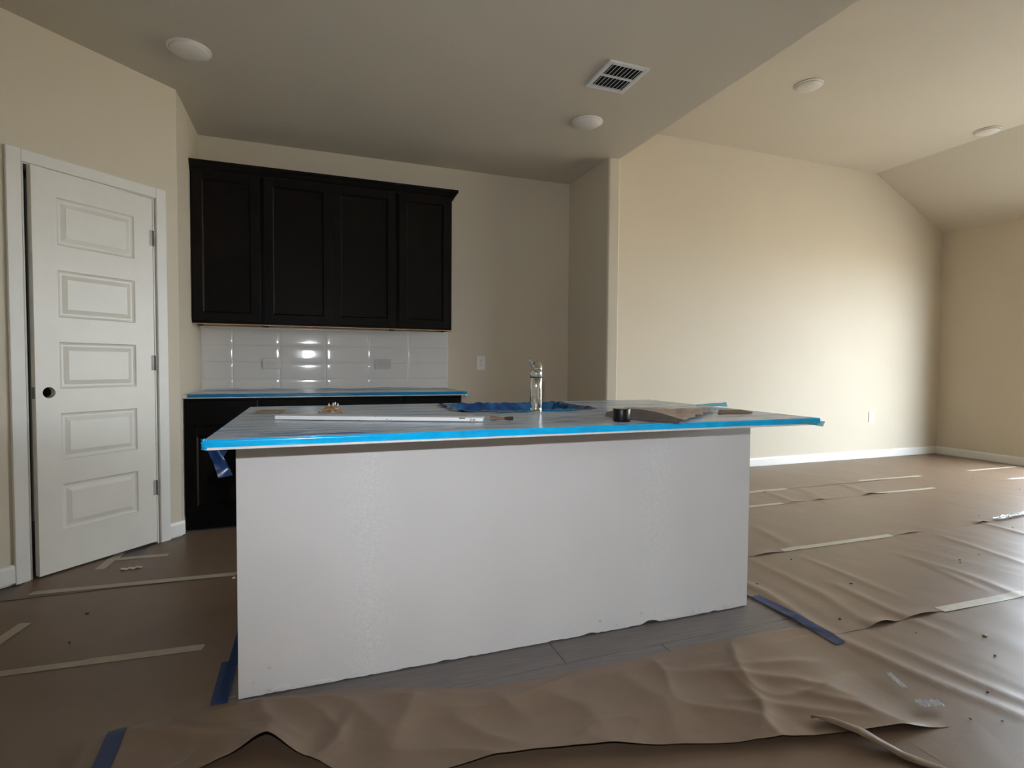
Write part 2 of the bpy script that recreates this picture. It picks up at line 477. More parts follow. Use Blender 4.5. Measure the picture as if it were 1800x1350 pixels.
door = empty('door_1', W(-0.077, 0.004, 0.014), math.radians(45))
struct(door, 'white five panel pantry door with an empty knob hole, slightly ajar', 'door')
door.rotation_euler = (0, 0, math.radians(45 + 3.0))
DW, DH, DT = 0.598, 2.028, 0.035
def door_slab():
    """x from -DW..0 (hinge at 0), front face y=0 towards the room is -y; z up"""
    bm = bmesh.new()
    px0, px1 = -0.492, -0.106
    zt = [1.900-0.364*i for i in range(5)]
    pan = [(z-0.240, z) for z in zt]
    hx, hz, hr = -0.541, 0.916, 0.028
    hs = 0.040
    V = lambda x, y, z: bm.verts.new((x, y, z))
    def quad(x0, x1, z0, z1, y=0.0):
        bm.faces.new([V(x0, y, z0), V(x1, y, z0), V(x1, y, z1), V(x0, y, z1)])
    # front stiles/rails
    quad(px1, 0, 0, DH)
    quad(-DW, px0, 0, hz-hs); quad(-DW, px0, hz+hs, DH)
    quad(-DW, hx-hs, hz-hs, hz+hs); quad(hx+hs, px0, hz-hs, hz+hs)
    zs = [0] + [q for p in reversed(pan) for q in p] + [DH]
    for i in range(0, len(zs), 2): quad(px0, px1, zs[i], zs[i+1])
    # panels: ovolo groove, flat, raised field
    for (a, b) in pan:
        prev = None
        for ins, y in ((0, 0), (0.005, 0.0055), (0.013, 0.0085), (0.022, 0.0085), (0.042, 0.0020), (0.044, 0.0012)):
            cur = [V(px0+ins, y, a+ins), V(px1-ins, y, a+ins), V(px1-ins, y, b-ins), V(px0+ins, y, b-ins)]
            if prev:
                for k in range(4): bm.faces.new((prev[k], prev[(k+1) % 4], cur[(k+1) % 4], cur[k]))
            prev = cur
        bm.faces.new(prev)
    # knob bore: ring cell, bore wall
    n = 32
    sq, ci, cb = [], [], []
    for i in range(n):
        t = 2*math.pi*i/n; c, s = math.cos(t), math.sin(t); k = hs/max(abs(c), abs(s))
        sq.append(V(hx+k*c, 0, hz+k*s)); ci.append(V(hx+hr*c, 0, hz+hr*s)); cb.append(V(hx+hr*c, DT, hz+hr*s))
    for i in range(n):
        j = (i+1) % n
        bm.faces.new((sq[i], sq[j], ci[j], ci[i])); bm.faces.new((ci[i], ci[j], cb[j], cb[i]))
    # edges and back
    for f in ([(-DW, 0, 0), (-DW, 0, DH), (-DW, DT, DH), (-DW, DT, 0)], [(0, 0, 0), (0, DT, 0), (0, DT, DH), (0, 0, DH)],
              [(-DW, 0, DH), (0, 0, DH), (0, DT, DH), (-DW, DT, DH)], [(-DW, 0, 0), (-DW, DT, 0), (0, DT, 0), (0, 0, 0)]):
        bm.faces.new([V(*p) for p in f])
    for x0, x1, z0, z1 in ((-DW, hx-hs, 0, DH), (hx+hs, 0, 0, DH), (hx-hs, hx+hs, 0, hz-hs), (hx-hs, hx+hs, hz+hs, DH)):
        quad(x0, x1, z0, z1, DT)
    bmesh.ops.remove_doubles(bm, verts=bm.verts[:], dist=1e-5)
    return bm
obj('door_slab', door_slab(), M['door'], door)
# latch bore ring and hinges
bm = bmesh.new(); add_box(bm, -DW-0.0015, -DW+0.001, 0.006, 0.029, 0.887, 0.945)
obj('latch_plate', bm, M['nickel'], door)['label'] = 'small metal latch plate on the door edge'
for z in (1.80, 1.068, 0.325):
    hb = bmesh.new()
    add_lathe(hb, [(0.0065, -0.044), (0.0065, 0.044)], 14, (0.006, -0.006, z))
    hg = obj('hinge', hb, M['nickel'], door)
    lb = bmesh.new(); add_box(lb, -0.016, 0.004, -0.0025, 0.0005, z-0.044, z+0.044)
    obj('hinge_leaf', lb, M['nickel'], hg)

# ------------------------------------------------------------------ backsplash tiles
bs = obj('backsplash', add_box(bmesh.new(), XL, 1.097, YB-0.0045, YB-0.0005, 0.8825, 1.3575), M['tilegrout'])
tag(bs, 'glossy white tile backsplash between the dark upper and lower cabinets', 'backsplash')
def tile_mesh(w, h, seed):
    vs, fs = [], []
    def prof(t, L):
        d = min(t, 1-t)*L
        return -0.0013*max(0, 1-d/0.034)**2 - 0.0022*max(0, 1-d/0.004)**2
    sx = [q/w for q in (0, .0013, .0026, .004, .010, .018, .026, .036)]; sx = [q for q in sx if q < .45]; sx = sx+[.5]+[1-q for q in reversed(sx)]
    sz = [q/h for q in (0, .0013, .0026, .004, .009, .014, .020, .027, .035)]; sz = [q for q in sz if q < .45]; sz = sz+[.5]+[1-q for q in reversed(sz)]
    for j in sz:
        for i in sx:
            cx, cz = (i-.5)*2, (j-.5)*2
            y = -0.0045 - prof(i, w) - prof(j, h) - 0.00055*(1-cx*cx) - 0.00012*(1-cz*cz)
            y += 0.00028*noise.noise(Vector((i*3+seed, j*3, seed*1.7)))
            vs.append((i*w, min(y, -0.0001), j*h))
    m = len(sx)
    for b in range(len(sz)-1):
        for a in range(m-1):
            fs.append((b*m+a, b*m+a+1, (b+1)*m+a+1, (b+1)*m+a))
    return vs, fs
xs = [XL, -0.553, -0.228, 0.108, 0.433, 0.760, 1.097]
zs = [0.884, 0.962, 1.091, 1.219, 1.347, 1.358]
for r in range(len(zs)-1):
    for c in range(len(xs)-1):
        v, f = tile_mesh(xs[c+1]-xs[c]-0.0012, zs[r+1]-zs[r]-0.0012, r*1.3+c*2.1)
        t = meshobj('tile', v, f, M['tile'], bs, smooth=True)
        t.location = (xs[c]+0.0006, YB-0.003, zs[r]+0.0006)

# ------------------------------------------------------------------ cabinets
def shaker(name, x0, x1, y, z0, z1, parent, rail=0.062, th=0.020):
    """framed door: front face at y, thickness backwards"""
    bm = bmesh.new()
    e = 0.0012
    for a, b, c, d in ((x0, x0+rail, z0, z1), (x1-rail, x1, z0, z1), (x0+rail, x1-rail, z0, z0+rail), (x0+rail, x1-rail, z1-rail, z1)):
        add_box(bm, a, b, y, y+th, c, d, e)
    d_ = obj(name, bm, M['espresso'], parent)
    pm = bmesh.new()
    # recessed centre panel with a small sloping bead at the frame
    o_ = [(x0+rail, z0+rail), (x1-rail, z0+rail), (x1-rail, z1-rail), (x0+rail, z1-rail)]
    prev = None
    for ins, dy in ((0, 0.001), (0.006, 0.009), (0.007, 0.010)):
        cur = [pm.verts.new((px_+(ins if i in (0, 3) else -ins), y+dy, pz_+(ins if i < 2 else -ins))) for i, (px_, pz_) in enumerate(o_)]
        if prev:
            for k in range(4): pm.faces.new((prev[k], prev[(k+1) % 4], cur[(k+1) % 4], cur[k]))
        prev = cur
    pm.faces.new(prev)
    obj('door_panel', pm, M['espresso'], d_)
    return d_
UZ0, UZ1, UYF = 1.358, 2.412, 4.247
UNITS = [(-0.765, -0.322), (-0.322, 0.622), (0.622, 1.053)]
UL = ['near black single door wall cabinet at the left end against the wall', 'near black double door wall cabinet in the middle of the row',
      'near black single door wall cabinet at the right end of the row']
for i, (a, b) in enumerate(UNITS):
    cab = empty('wall_cabinet', ((a+b)/2, YB, UZ0))
    tag(cab, UL[i], 'cabinet', 'wall cabinets over the backsplash')
    ox, oy, oz = (a+b)/2, YB, UZ0
    bm = bmesh.new()
    yf = UYF+0.021
    add_box(bm, a-ox+.0005, a-ox+.018, yf-oy+.019, -0.003, 0, UZ1-oz); add_box(bm, b-ox-.018, b-ox-.0005, yf-oy+.019, -0.003, 0, UZ1-oz)
    add_box(bm, a-ox+.018, b-ox-.018, yf-oy+.019, -0.003, UZ1-oz-.018, UZ1-oz)
    add_box(bm, a-ox+.018, b-ox-.018, -0.012, -0.003, 0.02, UZ1-oz-.018)
    obj('body', bm, M['espresso'], cab)
    bm = bmesh.new()
    w = .038
    for q in ((a+.0005, a+w, UZ0, UZ1), (b-w, b-.0005, UZ0, UZ1), (a+w, b-w, UZ0, UZ0+w), (a+w, b-w, UZ1-w, UZ1)):
        add_box(bm, q[0]-ox, q[1]-ox, yf-oy, yf-oy+.019, q[2]-oz, q[3]-oz)
    if i == 1: add_box(bm, -.02, .02, yf-oy, yf-oy+.019, w, UZ1-oz-w)
    obj('face_frame', bm, M['espresso'], cab)
    box('bottom_panel', a-ox+.018, b-ox-.018, yf-oy+.019, -0.012, 0.012, 0.024, M['maple'], cab)['label'] = 'light brown wooden underside'
    # front lower lip in raw maple, as on the photographed carcasses
    box('lower_rail', a-ox+.002, b-ox-.002, yf-oy+.0005, yf-oy+.018, -0.006, 0.0, M['maple'], cab)['label'] = 'light brown wooden lower rail'
    rv = 0.012
    doors = [(a+rv, b-rv)] if i != 1 else [(a+rv, 0.1485), (0.1515, b-rv)]
    for (p, q) in doors:
        shaker('door', p-ox, q-ox, UYF-oy, 0.014, UZ1-oz-0.020, cab, 0.060)
# crown: profile (out, z) swept along front and round the right end
cp = [(0.000, 2.385), (0.010, 2.387), (0.012, 2.398), (0.022, 2.410), (0.036, 2.432), (0.042, 2.438), (0.042, 2.456), (0.0, 2.456)]
bm = bmesh.new()
R1 = [bm.verts.new((XL, 4.266-o_, z)) for o_, z in cp]
R2_ = [bm.verts.new((1.054+o_, 4.266-o_, z)) for o_, z in cp]
R3 = [bm.verts.new((1.054+o_, YB-0.002, z)) for o_, z in cp]
for A, B in ((R1, R2_), (R2_, R3)):
    for k in range(len(cp)-1): bm.faces.new((A[k], B[k], B[k+1], A[k+1]))
bm.faces.new(R1); bm.faces.new(R3)
bm.faces.new((R1[-1], R2_[-1], R3[-1], bm.verts.new((XL, YB-0.002, 2.456))))
tag(obj('crown_moulding', bm, M['espresso']), 'near black flared crown moulding along the tops of the wall cabinets', 'moulding')

ZT, ZB = 0.882, 0.857           # worktop top / underside
BYF = 3.952
BUN = [(-0.762, -0.322), (-0.322, 0.622), (0.622, 1.058)]
BL = ['near black base cabinet with drawer beside the pantry door', 'near black double base cabinet hidden behind the island middle',
      'near black base cabinet at the right end beside the refrigerator niche']
for i, (a, b) in enumerate(BUN):
    cab = empty('base_cabinet', ((a+b)/2, YB, 0)); ox, oy = (a+b)/2, YB
    tag(cab, BL[i], 'cabinet', 'base cabinets under the back worktop')
    yf = BYF+0.020
    bm = bmesh.new()
    add_box(bm, a-ox+.0005, b-ox-.0005, yf-oy+.019, -.003, 0.09, ZB-.001)
    obj('body', bm, M['espresso'], cab)
    box('toe_kick', a-ox+.001, b-ox-.001, yf-oy+.004, yf-oy+.018, 0.0095, 0.0895, M['espresso'], cab)
    bm = bmesh.new()
    for q in ((a+.0005, a+.038, .09, ZB-.001), (b-.038, b-.0005, .09, ZB-.001), (a+.038, b-.038, .09, .13), (a+.038, b-.038, ZB-.04, ZB-.001), (a+.038, b-.038, .665, .70)):
        add_box(bm, q[0]-ox, q[1]-ox, yf-oy, yf-oy+.019, q[2], q[3])
    obj('face_frame', bm, M['espresso'], cab)
    doors = [(a+.012, b-.012)] if i != 1 else [(a+.012, 0.1485), (0.1515, b-.012)]
    for (p, q) in doors:
        shaker('door', p-ox, q-ox, BYF-oy, 0.105, 0.672, cab, 0.060)
        box('drawer_front', p-ox, q-ox, BYF-oy, BYF-oy+.020, 0.684, 0.842, M['espresso'], cab, 0.003)

# ------------------------------------------------------------------ worktop helper
def slab_mesh(x0, x1, y0, y1, z0, z1, hole=None, bevel=0.0025):
    bm = bmesh.new()
    if not hole:
        add_box(bm, x0, x1, y0, y1, z0, z1, bevel); return bm
    hx0, hx1, hy0, hy1 = hole
    X = [x0, hx0, hx1, x1]; Y = [y0, hy0, hy1, y1]
    v = {(i, j, k): bm.verts.new((X[i], Y[j], (z0, z1)[k])) for i in range(4) for j in range(4) for k in range(2)}
    for i in range(3):
        for j in range(3):
            if i == 1 and j == 1: continue
            bm.faces.new([v[i, j, 1], v[i+1, j, 1], v[i+1, j+1, 1], v[i, j+1, 1]])
            bm.faces.new([v[i, j, 0], v[i, j+1, 0], v[i+1, j+1, 0], v[i+1, j, 0]])
    for i in range(3):
        bm.faces.new([v[i, 0, 0], v[i+1, 0, 0], v[i+1, 0, 1], v[i, 0, 1]]); bm.faces.new([v[i, 3, 0], v[i, 3, 1], v[i+1, 3, 1], v[i+1, 3, 0]])
        bm.faces.new([v[0, i, 0], v[0, i, 1], v[0, i+1, 1], v[0, i+1, 0]]); bm.faces.new([v[3, i, 0], v[3, i+1, 0], v[3, i+1, 1], v[3, i, 1]])
    for a, b in (((1, 1), (2, 1)), ((2, 1), (2, 2)), ((2, 2), (1, 2)), ((1, 2), (1, 1))):
        bm.faces.new([v[(*a, 0)], v[(*a, 1)], v[(*b, 1)], v[(*b, 0)]])
    return bm

# back worktop
tag(obj('worktop', slab_mesh(XL+.001, 1.083, 3.930, YB-.006, ZB, ZT), M['stone']), 'pale stone worktop on the dark base cabinets under the backsplash', 'worktop')
def grid_obj(name, us, vs_, fn, mat, parent=None, skip=None, smooth=True):
    vv, ff, n = [], [], len(us)
    for v in vs_:
        for u in us: vv.append(fn(u, v))
    for b in range(len(vs_)-1):
        for a in range(n-1):
            if skip and skip((us[a]+us[a+1])/2, (vs_[b]+vs_[b+1])/2): continue
            ff.append((b*n+a, b*n+a+1, (b+1)*n+a+1, (b+1)*n+a))
    return meshobj(name, vv, ff, mat, parent, smooth)
def lin(a, b, n): return [a+(b-a)*i/(n-1) for i in range(n)]
def N(x, y, z=0.0): return noise.noise(Vector((x, y, z)))

def back_film():
    ft = empty('protective_film', (0.16, 4.2, ZT))
    tag(ft, 'blue protective film taped over the back worktop below the backsplash', 'film')
    def top(u, v):
        rise = 0.010*max(0, (v-0.93)/0.07)*(0.6+0.8*N(u*6, 3)) if v > .93 else 0
        return (u-0.16, 3.931+v*0.60-4.2, 0.0015+0.0014*(1+N(u*9, v*5, 2))+max(0, rise))
    o = grid_obj('film_top', lin(-0.735, 1.082, 90), lin(0, 1, 16), top, M['film_top'], ft)
    def front(u, v):
        e = 0.004*N(u*7, 5)
        return (u-0.16, 3.9285-0.0012*N(u*12, 1)-4.2, 0.0022-v*(0.0205+e*0.5))
    f = grid_obj('film_front', lin(-0.737, 1.090, 120), lin(0, 1, 5), front, M['film_back'], ft)
    f['label'] = 'teal blue film strip over the worktop front edge'
    # blue strip along the back with loose edge, and the gathered right end
    def backs(u, v):
        return (u-0.16, 4.33+v*0.14+0.03*N(u*2, 8)-4.2, 0.004+0.004*abs(N(u*5, v*2, 4)))
    grid_obj('film_strip', lin(-0.70, 1.06, 80), lin(0, 1, 6), backs, M['film_back'], ft)['label'] = 'darker blue film strip'
    def cor(u, v):
        t = u*math.pi*0.5
        return (1.083+0.012*math.sin(t)+0.006*N(u*4, v*5)-0.16, 3.929+0.03*(1-math.cos(t))-4.2, 0.004-v*0.036+0.004*N(u*6, v*4, 3))
    grid_obj('gathered_corner', lin(0, 1, 10), lin(0, 1, 8), cor, M['film_cyan'], ft)
back_film()

# ------------------------------------------------------------------ island
IX0, IX1, IY = -0.226, 1.846, 1.914
isl = empty('kitchen_island', ((IX0+IX1)/2, 2.3, 0)); ioff = Vector((-(IX0+IX1)/2, -2.3, 0))
tag(isl, 'white primed kitchen island base standing on the bare grey floor strip', 'island')
bm = bmesh.new()
n = 150
top, bot = [], []
def foot(x):
    z = 0.0035 + 0.0045*max(0, N(x*14, 2.0)) + 0.004*max(0, N(x*45, 7.0))
    for c, w, h in ((1.335, 0.045, 0.013), (1.05, 0.03, 0.006), (1.66, 0.02, 0.005), (0.45, 0.03, 0.004)):
        z += h*max(0, 1-((x-c)/w)**2)
    return z
fr, bk = [], []
for i in range(n+1):
    x = IX0+(IX1-IX0)*i/n
    z = foot(x)
    fr.append((bm.verts.new(Vector((x, IY, z))+ioff), bm.verts.new(Vector((x, IY, 0.20))+ioff), bm.verts.new(Vector((x, IY, ZB-.001))+ioff)))
    bk.append((bm.verts.new(Vector((x, IY+.115, z))+ioff), bm.verts.new(Vector((x, IY+.115, ZB-.001))+ioff)))
for i in range(n):
    a, b, c, d = fr[i], fr[i+1], bk[i], bk[i+1]
    bm.faces.new((a[0], b[0], b[1], a[1])); bm.faces.new((a[1], b[1], b[2], a[2]))
    bm.faces.new((c[0], c[1], d[1], d[0])); bm.faces.new((a[2], b[2], d[1], c[1])); bm.faces.new((a[0], c[0], d[0], b[0]))
for q in (0, n): bm.faces.new((fr[q][0], fr[q][1], fr[q][2], bk[q][1], bk[q][0]))
kw = obj('knee_wall', bm, M['panel'], isl)
kw.location = (0, 0, 0)
# torn paper face / plaster chips proud of the foot
for (x, z, w, h) in ((1.60, 0.016, 0.10, 0.018), (1.74, 0.018, 0.05, 0.020), (1.45, 0.012, 0.07, 0.014), (0.02, 0.012, 0.09, 0.012), (-0.10, 0.016, 0.06, 0.016)):
    cb = bmesh.new(); k = 9
    loop = [cb.verts.new(Vector((x+w*.5*math.cos(t)*(1+.35*N(t*3, x)), IY-0.0035-.002*N(t, x*9), z+h*.5*math.sin(t)*(1+.35*N(t*2, x+4))))+ioff) for t in [2*math.pi*j/k for j in range(k)]]
    lp2 = [cb.verts.new(v.co+Vector((0, .0045, 0))) for v in loop]
    cb.faces.new(loop); 
    for j in range(k): cb.faces.new((loop[j], lp2[j], lp2[(j+1) % k], loop[(j+1) % k]))
    obj('plaster_chip', cb, M['panel'], isl)
box('cabinet_body', IX0+.02+ioff.x, IX1-.02+ioff.x, IY+.116-2.3, 2.73-2.3, 0.09, 0.60, M['espresso'], isl)
bm = bmesh.new()
add_box(bm, IX0+.02+ioff.x, IX0+.038+ioff.x, IY+.116-2.3, 2.73-2.3, 0.6, ZB-.001); add_box(bm, IX1-.038+ioff.x, IX1-.02+ioff.x, IY+.116-2.3, 2.73-2.3, 0.6, ZB-.001)
add_box(bm, IX0+.02+ioff.x, IX1-.02+ioff.x, 2.712-2.3, 2.73-2.3, 0.6, ZB-.001)
obj('upper_rails', bm, M['espresso'], isl)
box('toe_kick', IX0+.03+ioff.x, IX1-.03+ioff.x, IY+.117-2.3, 2.66-2.3, 0.012, 0.0895, M['espresso'], isl)

CX0, CX1, CY0, CY1 = -0.262, 1.886, 1.606, 2.763
HOLE = (0.60, 1.235, 2.235, 2.665)
tag(obj('island_worktop', slab_mesh(CX0, CX1, CY0, CY1, ZB, ZT, HOLE), M['stone']), 'pale stone worktop overhanging the white kitchen island', 'worktop')
# sink bowl hanging in the cut-out
bm = bmesh.new()
a, b, c, d = HOLE
for ins, z, in ((-0.02, ZB-.0005), (0.004, ZB-.0005), (0.010, ZB-.17), (0.05, ZB-.20)):
    cur = [bm.verts.new(p) for p in ((a+ins, c+ins, z), (b-ins, c+ins, z), (b-ins, d-ins, z), (a+ins, d-ins, z))]
    if ins > -0.02:
        for k in range(4): bm.faces.new((prev[k], prev[(k+1) % 4], cur[(k+1) % 4], cur[k]))
    prev = cur
bm.faces.new(prev)
tag(obj('sink', bm, M['steel']), 'steel undermount sink below the blue film on the island', 'sink')

fi = empty('protective_film', (0.8, 2.2, ZT)); FO = Vector((0.8, 2.2, ZT))
tag(fi, 'clear and bright blue protective film covering the island worktop', 'film')
us = sorted(set(lin(CX0-.001, CX1+.001, 190)+[HOLE[0], HOLE[1]])); vs_ = sorted(set(lin(CY0-.001, CY1, 110)+[HOLE[2], HOLE[3]]))
RID = [(1.655, 0.004, 0.0022), (1.70, 0.006, 0.002), (1.668, 0.005, 0.002), (2.10, 0.007, 0.0025), (2.02, 0.005, 0.0018), (2.70, 0.01, 0.003)]
def ftop(x, y):
    z = 0.0014 + 0.0007*(1+N(x*5, y*16, 1))+0.0006*abs(N(x*16, y*30, 3))
    for yc, w, h in RID:
        t = (y-yc-0.012*N(x*1.6, yc*9)-0.02*(x-0.8)*N(yc*5, 2))/w
        z += h*math.exp(-t*t)*(0.5+0.5*N(x*2, yc*13))
    return z
def ftopv(x, y): return (x-FO.x, y-FO.y, ftop(x, y))
grid_obj('film_top', us, vs_, ftopv, M['film_top'], fi, skip=lambda x, y: HOLE[0]-.001 < x < HOLE[1]+.001 and HOLE[2]-.001 < y < HOLE[3]+.001)
def ffront(u, v):
    z = 0.0024-v*(0.0205+0.0012*N(u*3, 9))
    y = CY0-0.0025-0.0012*abs(N(u*8, v*2, 6)) + (0.003 if v < 0.12 else 0)
    return (u-FO.x, y-FO.y, z)
o = grid_obj('film_front', lin(CX0-.003, CX1+.012, 160), [0, .06, .12, .3, .5, .75, 1], ffront, M['film_edge'], fi)
o['label'] = 'bright cyan blue film strip on the worktop front edge'
def fleft(u, v): return (CX0-.0025-.001*abs(N(u*6, v*3))-FO.x, u-FO.y, 0.0022-v*0.022)
grid_obj('film_side', lin(CY0-.002, CY1, 60), lin(0, 1, 5), fleft, M['film_edge'], fi)
def fright(u, v): return (CX1+.0025+.001*abs(N(u*6, v*3))-FO.x, u-FO.y, 0.0022-v*0.020)
grid_obj('film_side', lin(CY0-.002, CY1, 60), lin(0, 1, 5), fright, M['film_back'], fi)
# gathered front-left corner
def fcor(u, v):
    t = u*math.pi*1.1-0.35; r = 0.0075+0.0035*N(u*9, v*7)
    return (CX0+0.002-r*math.sin(t)*1.3-FO.x, CY0+0.004-r*math.cos(t)*1.4-FO.y, 0.004-v*0.027+0.002*N(u*8, v*9, 5))
grid_obj('gathered_corner', lin(0, 1, 22), lin(0, 1, 14), fcor, M['film_edge'], fi)
# hanging tail at the left corner
def tail(u, v):
    x = -0.256+0.024*u + v*(0.022+0.010*u)+0.004*math.sin(u*3)
    y = 1.607+0.016*math.sin(v*2.2)+0.012*u*(1-v)+0.006*N(u*2, v*3)
    z = ZB-0.001-v*(0.076-0.006*u)
    return (x-FO.x, y-FO.y, z-FO.z)
o = grid_obj('loose_strip', lin(0, 1, 8), lin(0, 1, 16), tail, M['film_loose'], fi); o['label'] = 'torn dark blue film strip hanging from the corner'
def tail2(u, v):
    x = -0.232+0.022*u-0.010*v*u
    return (x-FO.x, 1.625+0.01*u-FO.y, ZB-0.001-v*0.040*(1-0.55*u)-FO.z)
grid_obj('loose_strip', lin(0, 1, 6), lin(0, 1, 8), tail2, M['film_loose'], fi)
# cyan tail past the right corner
def tailr(u, v):
    x = 1.800+u*0.118; y = 1.600-0.002*u+0.010*u*v
    z = 0.872-0.002*u-0.022*v*(0.25+0.75*u)+0.002*N(u*4, v*3)+(0.006*(1-u) if v < .3 else 0)
    return (x-FO.x, y-FO.y, z-FO.z)
o = grid_obj('loose_strip', lin(0, 1, 14), lin(0, 1, 6), tailr, M['film_cyan'], fi); o['label'] = 'pale cyan film end sticking out past the right corner'
# curl standing on the right edge
def curl(u, v):
    x = 1.835+u*0.055; y = 2.27-u*0.16
    return (x-FO.x, y+0.01*v-FO.y, 0.003+u*0.006+v*(0.004+0.018*u)+0.003*N(u*3, v*2))
grid_obj('loose_strip', lin(0, 1, 12), lin(0, 1, 6), curl, M['film_cyan'], fi)['label'] = 'light blue film end curling up at the right edge'

# deep blue sheet sagging into the sink
def sag(u, v):
    x = HOLE[0]-.03+u*(HOLE[1]-HOLE[0]+.06); y = HOLE[2]-.03+v*(HOLE[3]-HOLE[2]+.06)
    e = max(abs(u-.5), abs(v-.5))*2
    k = min(1.0, max(0.0, (0.90-e)/0.30)); k = k*k*(3-2*k)
    z = 0.0035-0.095*k + (0.004+0.010*k)*N(u*7, v*5, 2) + 0.006*k*abs(N(u*15, v*11, 4))
    if e > 0.86: z = 0.0045+0.013*abs(N(u*14, v*9, 1))*min(1, (1-e)/.08)
    return (x-FO.x, y-FO.y, max(z, -0.13) if k > 0 else max(z, 0.0030))
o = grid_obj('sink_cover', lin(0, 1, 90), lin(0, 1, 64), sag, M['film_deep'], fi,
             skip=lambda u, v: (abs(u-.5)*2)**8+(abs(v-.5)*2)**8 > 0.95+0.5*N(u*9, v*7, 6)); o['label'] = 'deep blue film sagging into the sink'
# torn bright blue ruffle in front of the sink around the tap
def ruf(u, v):
    x = 0.735+u*0.37; y = 2.19-0.03*v+0.012*N(u*4, 3)
    return (x-FO.x, y-FO.y, 0.0035+0.011*max(0, math.sin(v*3.0))*(0.45+0.9*abs(N(u*13, v*2, 5))))
o = grid_obj('film_ruffle', lin(0, 1, 80), lin(0, 1, 7), ruf, M['film_back'], fi,
             skip=lambda u, v: abs(0.735+u*0.37-0.917) < 0.031); o['label'] = 'torn teal blue film ruffle around the tap'

# ------------------------------------------------------------------ tap
tp = empty('tap', (0.917, 2.186, ZT+0.0015))
tag(tp, 'polished chrome kitchen tap standing on the island behind the blue film', 'tap')
bm = add_lathe(bmesh.new(), [(0.0275, 0), (0.0275, 0.003), (0.0262, 0.005), (0.0262, 0.020), (0.0255, 0.10), (0.0255, 0.146), (0.0245, 0.148)], 40)
obj('body', bm, M['chrome'], tp, True)
obj('seal_ring', add_lathe(bmesh.new(), [(0.0235, 0.1475), (0.0262, 0.1480), (0.0262, 0.1510), (0.0235, 0.1515)], 40), M['rubber'], tp, True)['label'] = 'thin black ring'
obj('collar', add_lathe(bmesh.new(), [(0.0245, 0.151), (0.0255, 0.153), (0.0255, 0.178), (0.022, 0.183), (0.012, 0.186)], 40), M['chrome'], tp, True)
bm = bmesh.new()
add_tube(bm, [(0.004, -0.002, 0.172), (0.006, 0.002, 0.186), (0.009, 0.010, 0.197), (0.016, 0.028, 0.203), (0.031, 0.066, 0.204), (0.050, 0.11, 0.199), (0.062, 0.14, 0.190), (0.066, 0.150, 0.178)],
         [0.0195, 0.0215, 0.0210, 0.0185, 0.0165, 0.016, 0.0155, 0.014], 24)
obj('spout', bm, M['chrome'], tp, True)
bm = bmesh.new()
add_tube(bm, [(-0.006, 0.0, 0.182), (-0.018, -0.002, 0.199), (-0.030, -0.004, 0.218), (-0.038, -0.005, 0.232)], [0.0075, 0.0062, 0.0055, 0.0045], 14)
obj('lever', bm, M['chrome'], tp, True)

# ------------------------------------------------------------------ things on the island
def ztop(x, y): return ZT + ftop(x, y) + 0.0008
# long white board
p0, p1 = Vector((-0.123, 2.102, 0)), Vector((0.563, 1.822, 0))
ang = math.atan2((p1-p0).y, (p1-p0).x); L = (p1-p0).length
bd = empty('trim_board', (p0.x, p0.y, ZT+0.0048), ang)
tag(bd, 'long thin white primed trim board with black print at its right end', 'board')
box('board', 0, L, 0, 0.062, 0, 0.0135, M['board'], bd, 0.0008)
def text(name, s, loc, rot, size, mat, parent):
    cu = bpy.data.curves.new(name, 'FONT'); cu.body = s; cu.size = size; cu.extrude = 0.00015
    o = bpy.data.objects.new(name+'_tmp', cu); COL.objects.link(o)
    me = bpy.data.meshes.new_from_object(o.evaluated_get(bpy.context.evaluated_depsgraph_get()))
    bpy.data.objects.remove(o)
    me.name = name; me.materials.clear(); me.materials.append(mat)
    r = bpy.data.objects.new(name, me); COL.objects.link(r); r.parent = parent; r.location = loc; r.rotation_euler = rot
    return r
bpy.context.view_layer.update()
tx = text('printed_mark', '26', (L-0.049, -0.0006, 0.0022), (math.radians(90), 0, 0), 0.0125, M['ink'], bd)
tx.scale = (1.9, 1, 1)
tx['label'] = 'black printed characters'
bm = bmesh.new()
for q in range(5): add_box(bm, L-0.083+q*0.0042, L-0.0795+q*0.0042, -0.0007, 0.0, 0.0085+0.0006*(q % 2), 0.0125)
obj('printed_mark', bm, M['ink'], bd)['label'] = 'smudged black printed bar'
for (x, z, r) in ((0.36, 0.012, 0.0022), (0.40, 0.003, 0.003), (0.30, 0.001, 0.002), (0.415, 0.0025, 0.002)):
    obj('scuff', add_box(bmesh.new(), x, x+r*1.6, -0.0008, 0, z, z+r*0.6), M['ink'], bd)

# brown crumbs heap
bm = bmesh.new(); R = random.Random(3)
for k in range(70):
    a_, rr = R.uniform(0, 6.283), abs(R.gauss(0, 0.5)); rr = min(rr, 1.0)
    x, y = 0.050*rr*math.cos(a_), 0.035*rr*math.sin(a_)
    z = R.uniform(0.2, 1)*0.032*(1-rr)**0.8
    s_ = R.uniform(0.004, 0.009)
    t = bmesh.new(); bmesh.ops.create_icosphere(t, subdivisions=1, radius=s_)
    q = R.uniform(0.5, 1.6)
    for v in t.verts: v.co = Vector((v.co.x*q, v.co.y, v.co.z*0.7))*(1+0.5*N(v.co.x*400, v.co.y*400, k)) + Vector((x, y, z+s_*0.5))
    merge(bm, t)
cr = obj('crumb_heap', bm, M['crumb']); cr.location = (0.070, 2.315, ZT+0.004)
tag(cr, 'small heap of brown crumbs and chips behind the white board', 'debris', kind='stuff')
bm = bmesh.new()
